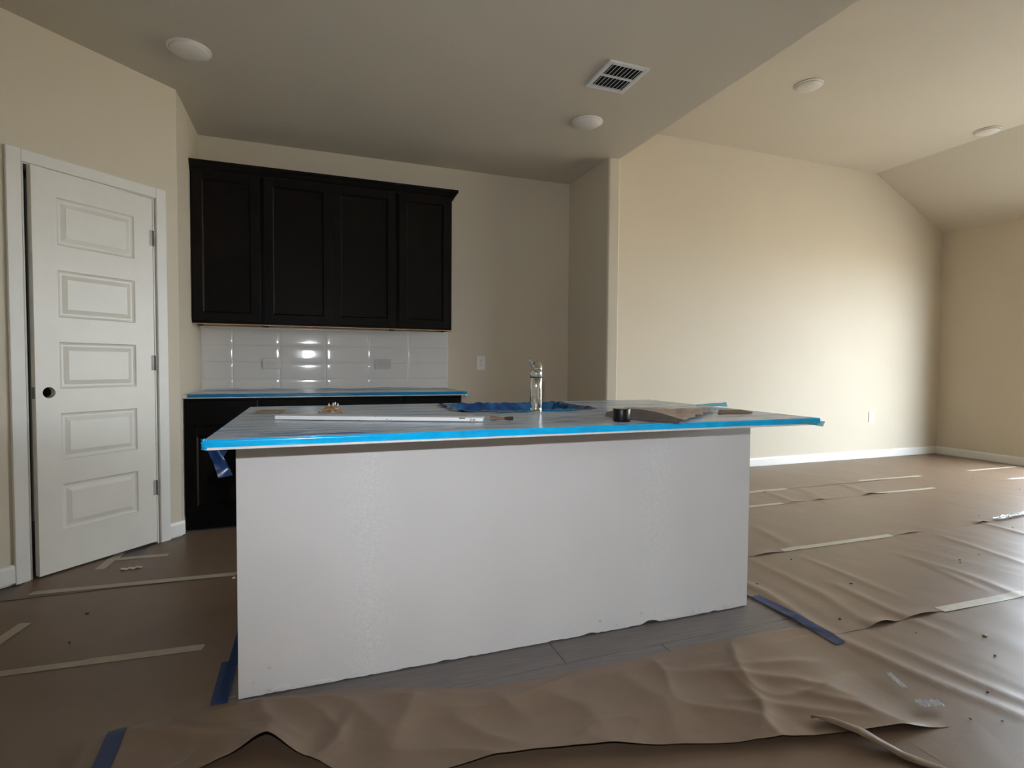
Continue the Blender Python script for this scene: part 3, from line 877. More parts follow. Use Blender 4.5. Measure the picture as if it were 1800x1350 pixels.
for k, (x, y, z) in enumerate(((0.012, -0.01, 0.036), (0.030, -0.012, 0.034), (-0.004, -0.006, 0.034), (0.02, 0.0, 0.038))):
    t = bmesh.new(); bmesh.ops.create_icosphere(t, subdivisions=1, radius=0.0045)
    for v in t.verts: v.co = Vector((v.co.x*0.8, v.co.y, v.co.z*1.6))*(1+0.4*N(v.co.x*300, v.co.y*300, k*3)) + Vector((x, y, z))
    merge(bm, t)
obj('white_chips', bm, M['board'], cr)['label'] = 'white chips on top of the heap'

# thin flat tan patch near the left end
def scrap(name, pts, z, th, mat, label, cat, seed=0, bend=0.0):
    c = sum((Vector((*p, 0)) for p in pts), Vector())/len(pts)
    bm = bmesh.new()
    A = [bm.verts.new((p[0]-c.x, p[1]-c.y, 0+bend*abs(N(p[0]*9, p[1]*9, seed)))) for p in pts]; B = [bm.verts.new(v.co+Vector((0, 0, th))) for v in A]
    bm.faces.new(A[::-1]); bm.faces.new(B)
    for i in range(len(A)): bm.faces.new((A[i], A[(i+1) % len(A)], B[(i+1) % len(A)], B[i]))
    o = obj(name, bm, mat); o.location = (c.x, c.y, z); return tag(o, label, cat)
scrap('tan_patch', [(-0.222, 2.395), (-0.114, 2.392), (-0.100, 2.525), (-0.170, 2.55), (-0.210, 2.54)], ZT+0.004, 0.0012, M['tan'],
      'thin flat tan patch on the left end of the island film', 'card')
scrap('hardboard_scrap', [(1.607, 1.850), (1.775, 1.831), (1.812, 1.945), (1.717, 1.968)], ZT+0.0045, 0.0055, M['card'],
      'flat dark brown hardboard piece near the right end of the island', 'board')

# little brush-like stub
br = empty('brush_stub', (0.640, 1.842, ZT+0.0055), math.radians(-15))
tag(br, 'short brown brush stub lying right of the white board', 'brush')
def flare(bm, prof, n=14, flat=0.55):
    rings = [[bm.verts.new((x, r*math.cos(2*math.pi*k/n), r*flat*math.sin(2*math.pi*k/n)+0.007)) for k in range(n)] for x, r in prof]
    for A, B in zip(rings, rings[1:]):
        for k in range(n): bm.faces.new((A[k], A[(k+1) % n], B[(k+1) % n], B[k]))
    bm.faces.new(rings[0]); bm.faces.new(rings[-1]); return bm
obj('handle', flare(bmesh.new(), [(-0.040, 0.013), (-0.036, 0.015), (-0.024, 0.014), (-0.014, 0.009), (0.0, 0.006), (0.010, 0.006)]), M['wood_handle'], br, True)
bm = bmesh.new()
for k in range(46):
    a_ = 2*math.pi*k/46; rr = 0.35+0.65*((k*7) % 10)/10
    y0, z0 = 0.005*math.cos(a_)*rr, 0.004*math.sin(a_)*rr
    add_tube(bm, [(0.009, y0, 0.007+z0), (0.024, y0*2.2, 0.007+z0*1.5), (0.040+0.003*N(k, 2.5), y0*2.9, 0.0075+z0*1.6)], [0.0011, 0.0014, 0.0008], 5)
obj('bristles', bm, M['bristle'], br)['label'] = 'dark red brown bristles'

# black tape roll standing on its flat side
bm = bmesh.new(); prof = [(0.020, 0), (0.0305, 0), (0.031, 0.001), (0.031, 0.044), (0.0305, 0.045), (0.020, 0.045)]
rings = []
nn = 40
for r, z in prof: rings.append([bm.verts.new((r*math.cos(2*math.pi*i/nn), r*math.sin(2*math.pi*i/nn), z)) for i in range(nn)])
for A, B in zip(rings, rings[1:]+rings[:1]):
    for i in range(nn): bm.faces.new((A[i], A[(i+1) % nn], B[(i+1) % nn], B[i]))
tr = empty('tape_roll', (1.051, 1.705, ZT+0.0045)); tag(tr, 'black vinyl tape roll standing beside the wrinkled paper on the island', 'tape')
obj('tape', bm, M['blacktape'], tr, True).data.polygons.foreach_set('use_smooth', [True]*(nn*6))
rings = []; bm = bmesh.new()
for r, z in ((0.0175, 0.0005), (0.0198, 0.0005), (0.0198, 0.0455), (0.0175, 0.0455)): rings.append([bm.verts.new((r*math.cos(2*math.pi*i/nn), r*math.sin(2*math.pi*i/nn), z)) for i in range(nn)])
for A, B in zip(rings, rings[1:]+rings[:1]):
    for i in range(nn): bm.faces.new((A[i], A[(i+1) % nn], B[(i+1) % nn], B[i]))
obj('core', bm, M['tan'], tr)['label'] = 'tan card core'

# wrinkled grey-brown paper with a standing front lip
def wpaper():
    A, E = Vector((1.075, 1.865)), Vector((1.190, 1.566))       # curled front-left edge
    Bk, D = Vector((1.30, 2.16)), Vector((1.715, 1.985))
    def f(u, v):
        w = u*(1+0.045*N(v*9, 2.2)+0.03*N(v*31, 5.1)) if u > .6 else u
        vv = v+(0.03*N(u*13, 7.7) if v > .97 else 0)
        p = A.lerp(Bk, vv).lerp(E.lerp(D, vv), w)
        lip = 0.004+0.030*math.sin(math.pi*min(1, max(0, u*0.80+0.14)))**1.3
        if v < .10: z = lip*(v/.10)**0.8
        else: z = 0.004+(lip-0.004)*max(0, 1-(v-.10)/.30)**1.8
        z += min(1, max(0, v-.08)*8)*(0.007*(1-abs(N(p.x*9+p.y*5, p.y*12, 1)))**5 + 0.004*abs(N(p.x*24, p.y*19, 2)) + 0.0015*N(p.x*60, p.y*60, 2))
        if u > .93 and v > .15: z += 0.006*max(0, N(v*8, 3.4))*(u-.93)/.07
        return (p.x-1.3, p.y-1.85, max(0.0005, z))
    us = lin(0, 1, 60)
    o = grid_obj('wrinkled_paper', us, lin(0.10, 1, 44), f, M['kraft_scrap'])
    c = grid_obj('curled_edge', us, lin(0, 0.10, 8), f, M['kraft_lip'], o)
    c['label'] = 'darker grey curled front edge'
    o.location = (1.3, 1.85, ZT+0.0045)
    for q in (o, c):
        sm = q.modifiers.new('thickness', 'SOLIDIFY'); sm.thickness = 0.0006; sm.offset = 1
        q.modifiers.new('crisp_edges', 'EDGE_SPLIT').split_angle = math.radians(42)
    tag(o, 'torn wrinkled grey-brown paper lying right of the black tape roll', 'paper')
wpaper()

# ------------------------------------------------------------------ outlets
def outlet(name, label, w, h, horizontal, group):
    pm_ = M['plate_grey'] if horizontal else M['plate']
    r = empty(name); tag(r, label, 'outlet', group)
    bm = bmesh.new(); add_box(bm, -w/2, w/2, -0.006, 0, -h/2, h/2, 0.0022, 2); obj('cover_plate', bm, pm_, r)
    for s in (-1, 1):
        c = (s*0.0195, 0) if horizontal else (0, s*0.0195)
        bm = bmesh.new(); pr = []
        for k in range(24):
            t = 2*math.pi*k/24; x, z = 0.0165*math.cos(t), 0.0165*math.sin(t)
            if horizontal: x = max(-0.0135, min(0.0135, x))
            else: z = max(-0.0135, min(0.0135, z))
            pr.append((c[0]+x, c[1]+z))
        add_prism(bm, pr, -0.0085, -0.0055, 'y'); f = obj('receptacle', bm, pm_, r)
        sl = bmesh.new()
        for a_, b_ in ((-0.0055, 0.004), (0.0055, 0.004)):
            x, z = (b_, a_) if horizontal else (a_, b_)
            dx, dz = (0.0035, 0.001) if horizontal else (0.001, 0.0035)
            add_box(sl, c[0]+x-dx, c[0]+x+dx, -0.0089, -0.008, c[1]+z-dz, c[1]+z+dz)
        x, z = (-0.0065, 0) if horizontal else (0, -0.0065)
        add_box(sl, c[0]+x-.002, c[0]+x+.002, -0.0089, -0.008, c[1]+z-.002, c[1]+z+.002)
        obj('slots', sl, M['slot'], f)
    obj('screw', add_lathe(bmesh.new(), [(0.003, 0), (0.003, 0.001)], 10), M['nickel'], r)
    r.children[-1].rotation_euler = (math.radians(90), 0, 0); r.children[-1].location = (0, -0.006, 0)
    return r
o = outlet('wall_outlet', 'left of the two sideways outlets on the tile backsplash', 0.128, 0.079, True, 'outlets on the backsplash'); o.location = (-0.283, YB-0.0110, 1.082)
c = copy_tree(o); c.location = (0.553, YB-0.0110, 1.084); c['label'] = 'right of the two sideways outlets on the tile backsplash'
o = outlet('wall_outlet', 'upright white outlet on the refrigerator niche wall', 0.079, 0.122, False, 'upright wall outlets'); o.location = (1.393, YB, 1.100)
c = copy_tree(o); c.location = (6.225, YB, 0.50); c['label'] = 'upright white outlet low on the bright back wall'

# ------------------------------------------------------------------ ceiling fittings
def dome(label, loc):
    r = empty('ceiling_light', loc); tag(r, label, 'light', 'round ceiling lights')
    obj('trim_ring', add_lathe(bmesh.new(), [(0.106, 0), (0.106, -0.006), (0.102, -0.010), (0.094, -0.011)], 48), M['fixture'], r, True)
    obj('diffuser', add_lathe(bmesh.new(), [(0.0965, -0.0105), (0.088, -0.018), (0.070, -0.0255), (0.045, -0.031), (0.020, -0.0335), (0.002, -0.034)], 48), M['fixture'], r, True)
    return r
d0 = dome('round white ceiling light above the pantry door', (-0.596, 3.357, H))
for loc, lab in (((1.772, 3.370, H), 'round white ceiling light below the air vent'),
                 ((3.752, 3.358, HG), 'round white light on the high ceiling nearest the kitchen'),
                 ((6.045, 3.385, HG), 'round white light on the high ceiling beside the sloping part')):
    c = copy_tree(d0); c.location = loc; c['label'] = lab
v = empty('air_vent', (1.655, 2.788, H)); tag(v, 'white slatted air vent in the kitchen ceiling', 'vent')
hx, hy, bw = 0.127, 0.145, 0.026
bm = bmesh.new()
for x0, x1, y0, y1 in ((-hx, -hx+bw, -hy, hy), (hx-bw, hx, -hy, hy), (-hx+bw, hx-bw, -hy, -hy+bw), (-hx+bw, hx-bw, hy-bw, hy), (-hx+bw, hx-bw, -.005, .005)):
    add_box(bm, x0, x1, y0, y1, -0.012, 0, 0.002)
obj('frame', bm, M['vent'], v)
obj('duct', add_box(bmesh.new(), -hx+bw, hx-bw, -hy+bw, hy-bw, -0.0015, -0.0005), M['void'], v)['label'] = 'dark opening behind the slats'
sl = None
for bay in ((-hy+bw, -.005), (.005, hy-bw)):
    for k in range(8):
        x = -hx+bw+0.012+k*(2*(hx-bw)-0.018)/7.5
        if sl is None:
            b = bmesh.new(); L_ = bay[1]-bay[0]
            q = [(-.0050, -0.0118), (-.0018, -0.0118), (.0050, -0.002), (.0036, -0.002)]
            add_prism(b, q, 0, L_, 'y'); sl = obj('slat', b, M['vent'], v); o = sl
        else: o = sl.copy(); COL.objects.link(o)
        o.location = (x, bay[0], 0)

# ------------------------------------------------------------------ masking paper on the floor
def seg_d(x, y, p, q):
    px_, py_ = q[0]-p[0], q[1]-p[1]; t = ((x-p[0])*px_+(y-p[1])*py_)/(px_*px_+py_*py_+1e-12)
    t = max(0, min(1, t)); dx, dy = x-p[0]-t*px_, y-p[1]-t*py_
    return math.hypot(dx, dy), t
def ridge(x, y, line, w, h):
    best = 1e9; pos = 0; n_ = len(line)-1
    for i in range(n_):
        d, t = seg_d(x, y, line[i], line[i+1])
        if d < best: best, pos = d, (i+t)/n_
    if best > 4*w: return 0.0
    return 0.6*h*math.exp(-(best/w)**1.4)*(0.35+0.65*math.sin(math.pi*min(1, max(0, pos*0.84+0.08))))
RR = [([(1.97, 1.75), (1.97, 1.50), (2.00, 1.25), (2.08, 0.98)], 0.030, 0.016), ([(2.11, 1.50), (2.14, 1.2), (2.19, 0.95)], 0.025, 0.010),
      ([(2.44, 1.95), (2.41, 1.64), (2.43, 1.45)], 0.03, 0.012), ([(3.19, 2.15), (3.21, 1.81), (3.15, 1.5)], 0.03, 0.010), ([(2.8, 2.85), (2.7, 2.42)], 0.035, 0.011),
      ([(3.18, 2.05), (3.07, 1.65)], 0.02, 0.008), ([(4.39, 2.40), (4.33, 2.0)], 0.025, 0.016), ([(4.61, 3.68), (4.44, 3.24)], 0.035, 0.018),
      ([(3.68, 3.65), (3.60, 3.20)], 0.03, 0.014), ([(4.1, 3.62), (3.83, 3.2)], 0.03, 0.014), ([(3.80, 2.3), (3.69, 1.8)], 0.03, 0.010),
      ([(2.30, 2.35), (2.28, 1.9), (2.2, 1.6)], 0.03, 0.010), ([(2.62, 2.3), (2.60, 1.75)], 0.025, 0.009), ([(2.0, 2.35), (2.03, 2.0), (1.99, 1.75)], 0.03, 0.016)]
def flat_z(x, y, seed, amp):
    """paper rolled out flat: buckles run across the roll"""
    a = (1-abs(N(x*3.1+seed, y*0.8, seed)))**7
    b = (1-abs(N(x*6.5+3*seed, y*1.7+x*0.8, seed+5)))**9
    c = (1-abs(N(x*2.0+y*1.1, y*2.2-x*0.7, seed+9)))**14
    k = 0.2+0.7*max(0, N(x*0.9+seed, y*0.9, seed+3)+0.25)
    return amp*k*(0.40*a+0.16*b+0.30*c) + 0.0006*(1+N(x*12, y*12, seed))
def pl(x, pts):
    for (xa, ya), (xb, yb) in zip(pts, pts[1:]):
        if x <= xb: t = (x-xa)/(xb-xa); return ya+(yb-ya)*t
    return pts[-1][1]
F_FRONT = [(-0.60, 1.52), (-0.34, 1.56), (-0.238, 1.606), (-0.12, 1.602), (-0.009, 1.524), (0.10, 1.42), (0.30, 1.365), (0.444, 1.362), (0.582, 1.335), (0.815, 1.275), (1.134, 1.189), (1.41, 1.128), (1.80, 1.050)]
F_BACK = [(-0.60, 1.865), (-0.50, 1.875), (-0.34, 1.893), (-0.256, 1.903), (-0.157, 1.897), (0.016, 1.861), (0.266, 1.802), (0.45, 1.735), (0.554, 1.703), (0.758, 1.692), (1.074, 1.688), (1.468, 1.700), (1.80, 1.688)]
SHEETS = []
def sheet(label, x0, x1, y0, y1, z0, seed, amp, dx, wob=0.008, back=None, puckers=()):
    e0 = lambda x: y0+wob*N(x*1.3, seed)+0.003*N(x*9, seed+1)
    e1 = lambda x: (back(x) if back else y1+wob*N(x*1.1, seed+4))
    def zf(x, y):
        v = (y-y0)/(y1-y0)
        z = z0+flat_z(x, y, seed, amp)
        for ln, w, h in RR:
            if min(abs(x-p[0]) for p in ln) < 0.3: z += ridge(x, y, ln, w, h)
        for xc, pw_, ph in puckers:
            if v < .06 and abs(x-xc) < pw_: z += ph*(0.5+0.5*math.cos(math.pi*(x-xc)/pw_))*(1-max(0, v)/.06)
        if v < .05: z += 0.010*max(0, N(x*2.3, seed+7)-0.38)*(1-v/.05)
        return z
    x0l = lambda y: max(x0, y-4.625)
    SHEETS.append((x0, x1, y0, y1, zf))
    nx = max(8, int((x1-x0)/dx)); ny = max(8, int((y1-y0)/(dx*1.7)))
    cx, cy = (x0+x1)/2, (y0+y1)/2
    def f(x, v):
        y = e0(x)+(e1(x)-e0(x))*v
        x = x0l(y)+(x-x0)*(x1-x0l(y))/(x1-x0)
        return (x-cx, y-cy, zf(x, y))
    o = grid_obj('masking_paper', lin(x0, x1, nx), lin(0, 1, ny), f, M['kraft'])
    o.location = (cx, cy, 0)
    sm = o.modifiers.new('thickness', 'SOLIDIFY'); sm.thickness = 0.0008; sm.offset = -1; o.modifiers.new('crisp_edges', 'EDGE_SPLIT').split_angle = math.radians(42)
    tag(o, label, 'paper', 'brown masking paper on the floor'); return o
sheet('brown paper sheet along the bright back wall baseboard', XP1+.02, 7.31, 3.64, 4.555, 0.0075, 1.0, 0.006, 0.035)
sheet('brown paper sheet second from the bright back wall between masking tapes', 1.93, 7.31, 3.255, 3.665, 0.0045, 2.0, 0.007, 0.03, puckers=((3.62, .12, .007), (3.86, .10, .006), (4.44, .11, .012)))
sheet('wide brown paper sheet third from the bright back wall', 1.93, 7.31, 2.40, 3.285, 0.0045, 3.0, 0.006, 0.025, puckers=((2.46, .16, .010), (3.66, .16, .008), (4.38, .12, .012)))
sheet('brown paper sheet right of the island along the blue tape', 1.93, 7.31, 1.575, 2.425, 0.0040, 4.0, 0.007, 0.02, puckers=((2.25, .10, .018), (2.50, .14, .013)))
sheet('brown paper sheet at the lower right reaching towards the patio door', 1.62, 7.31, 0.55, 1.60, 0.0022, 5.0, 0.008, 0.02)
sheet('brown paper sheet in the right foreground under the rumpled sheet', -1.2, 1.95, 0.40, 1.672, 0.0010, 6.0, 0.005, 0.022, back=lambda x: min(1.84, pl(x, F_BACK)-0.022) if x > -0.5 else 1.80)
sheet('dark shaded brown paper sheet in the left foreground', -2.29, -0.28, 1.46, 2.345, 0.0045, 7.0, 0.0045, 0.02)
sheet('dark shaded brown paper sheet left of the island crossed by tape', -2.1, -0.28, 2.31, 3.095, 0.0020, 8.0, 0.004, 0.02)
sheet('dark shaded brown paper sheet in front of the base cabinets', -1.32, 2.20, 3.065, 3.53, 0.0045, 9.0, 0.004, 0.025)
sheet('brown paper sheet at the foot of the dark base cabinets', -0.90, 2.22, 3.50, 3.945, 0.0016, 10.0, 0.003, 0.025)
def paper_z(x, y, default=0.001):
    z = [f(x, y) for a, b, c, d, f in SHEETS if a <= x <= b and c-.01 <= y <= d+.01]
    return max(z) if z else default

# rumpled foreground sheet: lifted front edge, strong folds
FR = [([(1.31, 1.53), (1.52, 1.49), (1.77, 1.42), (1.87, 1.42)], 0.028, 0.014), ([(1.14, 1.57), (1.31, 1.51), (1.55, 1.37), (1.64, 1.24)], 0.035, 0.016),
      ([(1.36, 1.47), (1.34, 1.33), (1.30, 1.26), (1.19, 1.18)], 0.028, 0.016), ([(-0.02, 1.87), (0.12, 1.74), (0.19, 1.58)], 0.04, 0.020),
      ([(0.34, 1.79), (0.27, 1.65), (0.20, 1.48)], 0.045, 0.018), ([(0.40, 1.58), (0.47, 1.45), (0.54, 1.38)], 0.03, 0.014),
      ([(-0.17, 1.90), (-0.14, 1.78), (-0.10, 1.70), (-0.04, 1.64)], 0.025, 0.022), ([(-0.56, 1.85), (-0.46, 1.86), (-0.34, 1.78), (-0.22, 1.73), (-0.13, 1.69)], 0.022, 0.018),
      ([(0.10, 1.68), (0.06, 1.58), (0.00, 1.53)], 0.018, 0.014), ([(0.70, 1.62), (0.80, 1.48), (0.78, 1.30)], 0.05, 0.013), ([(1.0, 1.60), (1.05, 1.42), (0.98, 1.25)], 0.05, 0.011),
      ([(1.50, 1.32), (1.62, 1.20), (1.66, 1.10)], 0.03, 0.014), ([(0.55, 1.66), (0.60, 1.52)], 0.03, 0.010), ([(1.25, 1.36), (1.45, 1.24), (1.60, 1.14)], 0.025, 0.010)]
def f_z(x, y, v):
    z = 0.008 + 0.006*(1+N(x*2.6, y*3.1, 21)) + 0.009*(1-abs(N(x*2.3+y*1.7, y*3.5-x, 23)))**6 + 0.0012*N(x*15, y*15, 25)
    for ln, w, h in FR: z += ridge(x, y, ln, w, h)
    # edges: front edge lifts in places, back edge lies down
    lift = 0.010+0.010*max(0, N(x*2.2, 31)) + 0.052*math.exp(-((x+0.122)/0.070)**2) + 0.012*math.exp(-((x-0.62)/0.22)**2)
    if v < .5: z += lift*(1-v/.5)**1.6
    if x > 1.62: z = 0.006+(z-0.006)*(1-0.75*min(1, (x-1.62)/.18))
    k = min(1, (1-v)/0.14)
    return 0.0065*(1-k) + z*k + 0.002*(1-k)*N(x*4, 3)
def fsheet():
    def f(x, v):
        xe = x
        if x > 1.55: xe = x + 0.07*((x-1.55)/.25)*(v*1.0) - 0.012*((x-1.55)/.25)*N(v*7, 4)
        y0, y1 = pl(x, F_FRONT), pl(x, F_BACK)
        y = y0+(y1-y0)*v
        zp = paper_z(xe, y, 0.001)+0.0015
        k = min(1, max(0, (1.80-x)/0.16)); k = k*k*(3-2*k)
        return (xe-0.6, y-1.5, zp+(max(zp, f_z(x, y, v))-zp)*k)
    o = grid_obj('masking_paper', lin(-0.60, 1.80, 260), [t for t in lin(0, 1, 64)], f, M['kraft'])
    o.location = (0.6, 1.5, 0)
    sm = o.modifiers.new('thickness', 'SOLIDIFY'); sm.thickness = 0.0008; sm.offset = -1; o.modifiers.new('crisp_edges', 'EDGE_SPLIT').split_angle = math.radians(42)
    SHEETS.append((-0.60, 1.80, 1.0, 1.91, lambda x, y: f_z(x, y, max(0, min(1, (y-pl(x, F_FRONT))/(pl(x, F_BACK)-pl(x, F_FRONT))))) if pl(x, F_FRONT) <= y <= pl(x, F_BACK) else 0.0))
    tag(o, 'rumpled brown paper sheet with lifted front edge in front of the island', 'paper', 'brown masking paper on the floor')
fsheet()

# folded strip standing on the sheet edge at the lower right
def fold_strip():
    a, b = Vector((1.408, 1.195)), Vector((1.62, 0.84))
    dr = (b-a).normalized(); nr = Vector((-dr.y, dr.x))
    if nr.x < 0: nr = -nr
    raw = []
    for i in range(61):
        q = a.lerp(b, i/60)
        raw.append(max(paper_z(q.x+dx_, q.y+dy_) for dx_ in (-.01, .01, .03, .05) for dy_ in (-.01, .01, .03)))
    mx = [max(raw[max(0, i-5):i+6]) for i in range(61)]
    sm_ = [sum(mx[max(0, i-7):i+8])/len(mx[max(0, i-7):i+8]) for i in range(61)]
    def f(u, v):
        p = a.lerp(b, u)+nr*((v-0.25*u)*0.050*min(1, u*7+0.10))
        t = u*60; i = min(59, int(t)); base = sm_[i]+(sm_[i+1]-sm_[i])*(t-i)
        z = base+0.002+0.013*math.sin(math.pi*min(1, v*0.8+0.22))+0.003*N(u*5, v*2)
        return (p.x-1.5, p.y-1.0, z)
    o = grid_obj('paper_fold', lin(0, 1, 40), lin(0, 1, 14), f, M['kraft']); o.location = (1.5, 1.0, 0.0)
    sm = o.modifiers.new('thickness', 'SOLIDIFY'); sm.thickness = 0.0008; o.modifiers.new('crisp_edges', 'EDGE_SPLIT').split_angle = math.radians(42)
    tag(o, 'narrow folded brown paper strip crossing the edge of the rumpled sheet', 'paper')
fold_strip()

# ------------------------------------------------------------------ tapes on the paper
def tape(name, pts, width, mat, label, cat, group, dz=0.0016, nseg=40, rough=0.0):
    """strip along pts (centre line), draped on the paper"""
    P = [Vector(p) for p in pts]
    tot = [(0)]
    for a, b in zip(P, P[1:]): tot.append(tot[-1]+(b-a).length)
    def at(t):
        d = t*tot[-1]
        for i in range(len(P)-1):
            if d <= tot[i+1]+1e-9:
                k = (d-tot[i])/(tot[i+1]-tot[i]); return P[i].lerp(P[i+1], k), (P[i+1]-P[i]).normalized()
    c0 = P[0]
    def f(u, v):
        p, d = at(u); nr = Vector((-d.y, d.x))
        q = p+nr*((v-.5)*width)
        if u < 1e-6 or u > 1-1e-6: q += d*0.006*N(v*5, c0.x*7)
        return (q.x-c0.x, q.y-c0.y, max(paper_z(q.x+ox_, q.y+oy_) for ox_ in (0, .006) for oy_ in (0, .006))+dz+rough*N(u*9, v*3, c0.y))
    o = grid_obj(name, lin(0, 1, nseg), lin(0, 1, 5), f, mat); o.location = (c0.x, c0.y, 0)
    sm = o.modifiers.new('thickness', 'SOLIDIFY'); sm.thickness = 0.0006; o.modifiers.new('crisp_edges', 'EDGE_SPLIT').split_angle = math.radians(42)
    tag(o, label, cat, group); return o
G1 = 'masking tape strips on the paper'
for pts, w, lab in (
    ([(2.59, 2.421), (3.50, 2.414)], 0.046, 'cream masking tape strip beside the island right corner'),
    ([(2.63, 1.588), (3.40, 1.566)], 0.046, 'cream masking tape strip at the right edge nearest the camera'),
    ([(3.20, 3.642), (3.93, 3.642)], 0.042, 'farther of the two short masking tapes just right of the worktop end'),
    ([(2.95, 3.272), (3.49, 3.271)], 0.042, 'nearer of the two short masking tapes just right of the worktop end'),
    ([(4.866, 3.675), (5.688, 3.653)], 0.042, 'farther of the two masking tapes in the middle of the bright floor'),
    ([(4.514, 3.268), (5.246, 3.249)], 0.042, 'nearer of the two masking tapes in the middle of the bright floor'),
    ([(6.458, 3.674), (7.224, 3.657)], 0.042, 'cream masking tape in the shade beside the right wall'),
    ([(6.38, 3.275), (7.2, 3.23)], 0.042, 'cream masking tape at the edge of the shade near the right wall'),
    ([(-1.231, 3.118), (-0.366, 3.072)], 0.046, 'long masking tape on dark paper pointing at the island side'),
    ([(-1.35, 2.36), (-0.391, 2.313)], 0.046, 'long masking tape on dark paper nearest the camera'),
    ([(-1.16, 2.50), (-1.115, 2.774)], 0.046, 'short slanted masking tape at the left edge of the dark paper'),
    ([(-1.041, 3.368), (-1.021, 3.640)], 0.046, 'short masking tape pointing at the pantry door'),
    ([(-1.010, 3.514), (-0.759, 3.503)], 0.046, 'short masking tape crossing another before the pantry door')):
    tape('masking_tape', pts, w, M['masktape'], lab, 'tape', G1)
G2 = 'blue painter tape strips on the floor'
tape('painter_tape', [(1.952, 1.975), (1.955, 1.75), (1.932, 1.515)], 0.048, M['bluetape'], 'blue painter tape strip at the island right corner', 'tape', G2, 0.003, 40, 0.0015)
tape('painter_tape', [(-0.281, 1.897), (-0.283, 2.165)], 0.050, M['bluetape'], 'blue painter tape strip at the island left front corner', 'tape', G2, 0.0035)
tape('painter_tape', [(-0.262, 2.14), (-0.262, 2.75)], 0.048, M['bluetape'], 'blue painter tape strip hidden along the island left side', 'tape', G2, 0.0020)
o = tape('painter_tape', [(-0.52, 1.58), (-0.536, 1.855)], 0.046, M['bluetape'], 'blue painter tape strip at the lower left of the rumpled paper', 'tape', G2, 0.003, 30)
# crumpled clear tape on the sheet end
def clear_tape(pts, w, label, seed, h=0.012):
    c0 = pts[0]
    def f(u, v):
        k = u*(len(pts)-1); i = min(int(k), len(pts)-2); p = Vector(pts[i]).lerp(Vector(pts[i+1]), k-i)
        d = (Vector(pts[i+1])-Vector(pts[i])).normalized(); q = p+Vector((-d.y, d.x))*(v-.5)*w
        z = max(paper_z(q.x, q.y), 0.008)+0.012+h*abs(N(u*14+seed, v*1.5, seed))+0.004*N(u*30, v*4, seed)
        return (q.x-c0[0], q.y-c0[1], z)
    o = grid_obj('clear_tape', lin(0, 1, 36), lin(0, 1, 7), f, M['cleartape'], smooth=False); o.location = (*c0, 0)
    sm = o.modifiers.new('thickness', 'SOLIDIFY'); sm.thickness = 0.0004; o.modifiers.new('crisp_edges', 'EDGE_SPLIT').split_angle = math.radians(42)
    tag(o, label, 'tape', 'crumpled clear tape pieces')
clear_tape([(1.795, 1.140), (1.875, 1.118)], 0.030, 'crumpled shiny clear tape at the right end of the rumpled sheet', 2)
clear_tape([(1.885, 1.295), (1.850, 1.215)], 0.018, 'small shiny clear tape curl above the crumpled tape', 5, 0.008)
clear_tape([(4.55, 2.405), (4.98, 2.44)], 0.05, 'shiny clear tape strip in the window glare at the right edge', 8, 0.010)

# ------------------------------------------------------------------ specks
sp = None
CRUMBS = ['dark crumb nearer the camera of the close pair right of the island', 'dark crumb farther from the camera of the close pair right of the island',
          'dark crumb right of the close pair of crumbs', 'dark crumb just behind the shiny clear tape strip', 'dark crumb just in front of the shiny clear tape strip',
          'dark crumb on the paper between the shiny clear tape and the right edge', 'dark crumb in front of the shaded masking tapes near the right wall',
          'dark crumb on bright paper near the right edge behind the shiny tape', 'dark crumb in front of the masking tape beside the island right corner',
          'dark crumb below the left end of the tape beside the island right corner', 'dark crumb between the blue tape and the white chip', 'dark crumb below the white chip at the lower right',
          'dark crumb just right of the crumpled shiny clear tape', 'dark crumb farther right of the crumpled shiny clear tape', 'dark crumb close beside the island right corner above the blue tape',
          'dark crumb by the right end of the short masking tapes near the worktop end', 'dark crumb right of the white chip at the lower right',
          'dark crumb on dark paper between the two long masking tapes nearer the camera', 'dark crumb on dark paper just below the long masking tape', 'dark crumb above the right end of the blue tape strip']
R = random.Random(11)
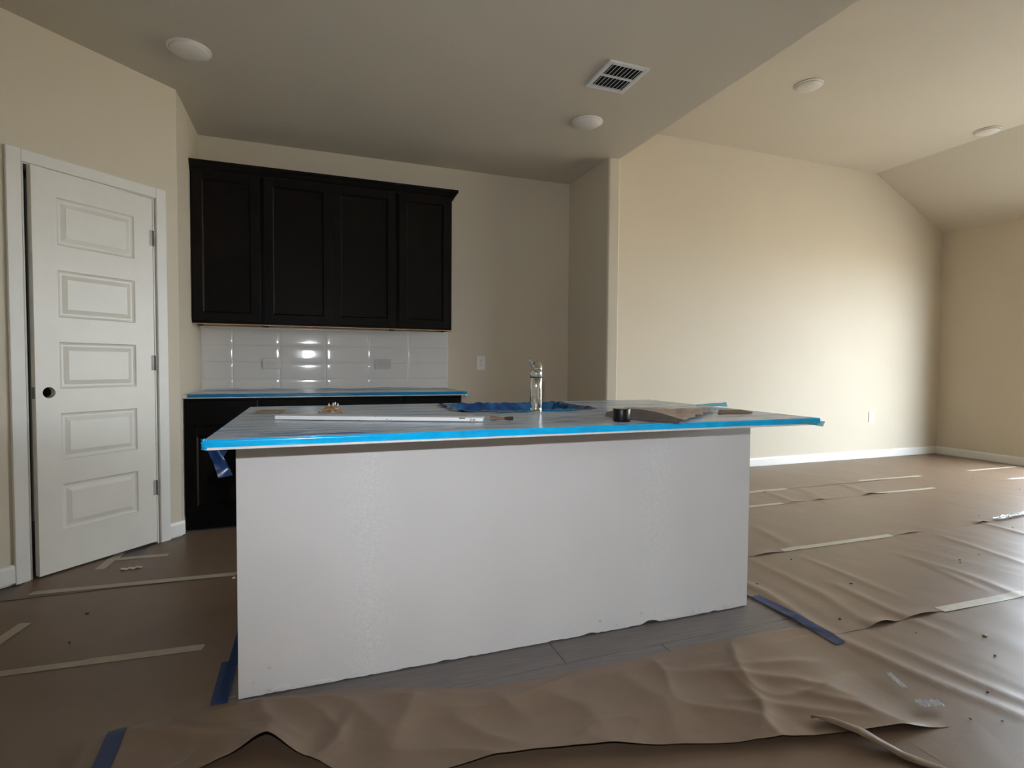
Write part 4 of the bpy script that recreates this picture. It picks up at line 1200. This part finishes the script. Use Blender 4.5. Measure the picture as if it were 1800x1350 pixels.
for k, (x, y) in enumerate([(3.37, 1.94), (3.41, 1.965), (3.62, 1.99), (4.57, 2.52), (4.70, 2.40), (4.46, 2.26), (6.03, 3.39), (5.92, 2.96), (2.52, 1.93), (2.52, 2.29), (2.31, 1.48), (2.11, 1.12),
              (1.90, 1.05), (1.98, 1.01), (2.07, 2.08), (3.63, 3.59), (2.41, 1.26), (-0.88, 2.52), (-0.91, 2.79), (2.12, 1.67)]):
    if sp is None:
        b = bmesh.new(); bmesh.ops.create_icosphere(b, subdivisions=1, radius=0.005)
        for v_ in b.verts: v_.co = Vector((v_.co.x*1.5, v_.co.y*0.9, v_.co.z*0.5))*(1+0.4*N(v_.co.x*200, v_.co.y*200))
        sp = obj('debris_crumb', b, M['debris_dark']); o = sp
    else: o = sp.copy(); COL.objects.link(o)
    s_ = R.uniform(0.6, 1.25)
    tag(o, CRUMBS[k], 'debris', 'dark crumbs on the floor paper')
    o.scale = (s_, s_, s_); o.rotation_euler = (0, 0, R.uniform(0, 6)); o.location = (x, y, paper_z(x, y)+0.003)
b = bmesh.new()
for i in range(6):
    t = bmesh.new(); bmesh.ops.create_icosphere(t, subdivisions=1, radius=0.011)
    for v_ in t.verts: v_.co = Vector((v_.co.x*1.1, v_.co.y*0.7, v_.co.z*0.5))*(1+0.3*N(v_.co.x*200, v_.co.y*200, i)) + Vector((-0.038+0.0155*i, 0.006*(-1)**i, 0))
    merge(b, t)
o = obj('plaster_chip', b, M['debris_white']); o.location = (-0.888, 3.323, paper_z(-0.888, 3.323)+0.005); o.rotation_euler = (0, 0, 0.15)
tag(o, 'wavy white plaster chip on the dark paper before the pantry door', 'debris')
for x, y, lab in ((2.55, 1.37, 'tiny white chip on the brown paper at the lower right'), (-0.372, 3.02, 'tiny pale chip on the dark paper beside the island side')):
    b = bmesh.new(); bmesh.ops.create_icosphere(b, subdivisions=1, radius=0.009)
    for v_ in b.verts: v_.co = Vector((v_.co.x, v_.co.y, v_.co.z*0.5))*(1+0.4*N(v_.co.x*200, v_.co.y*200, x))
    o = obj('plaster_chip', b, M['debris_white']); o.location = (x, y, paper_z(x, y)+0.003); tag(o, lab, 'debris')
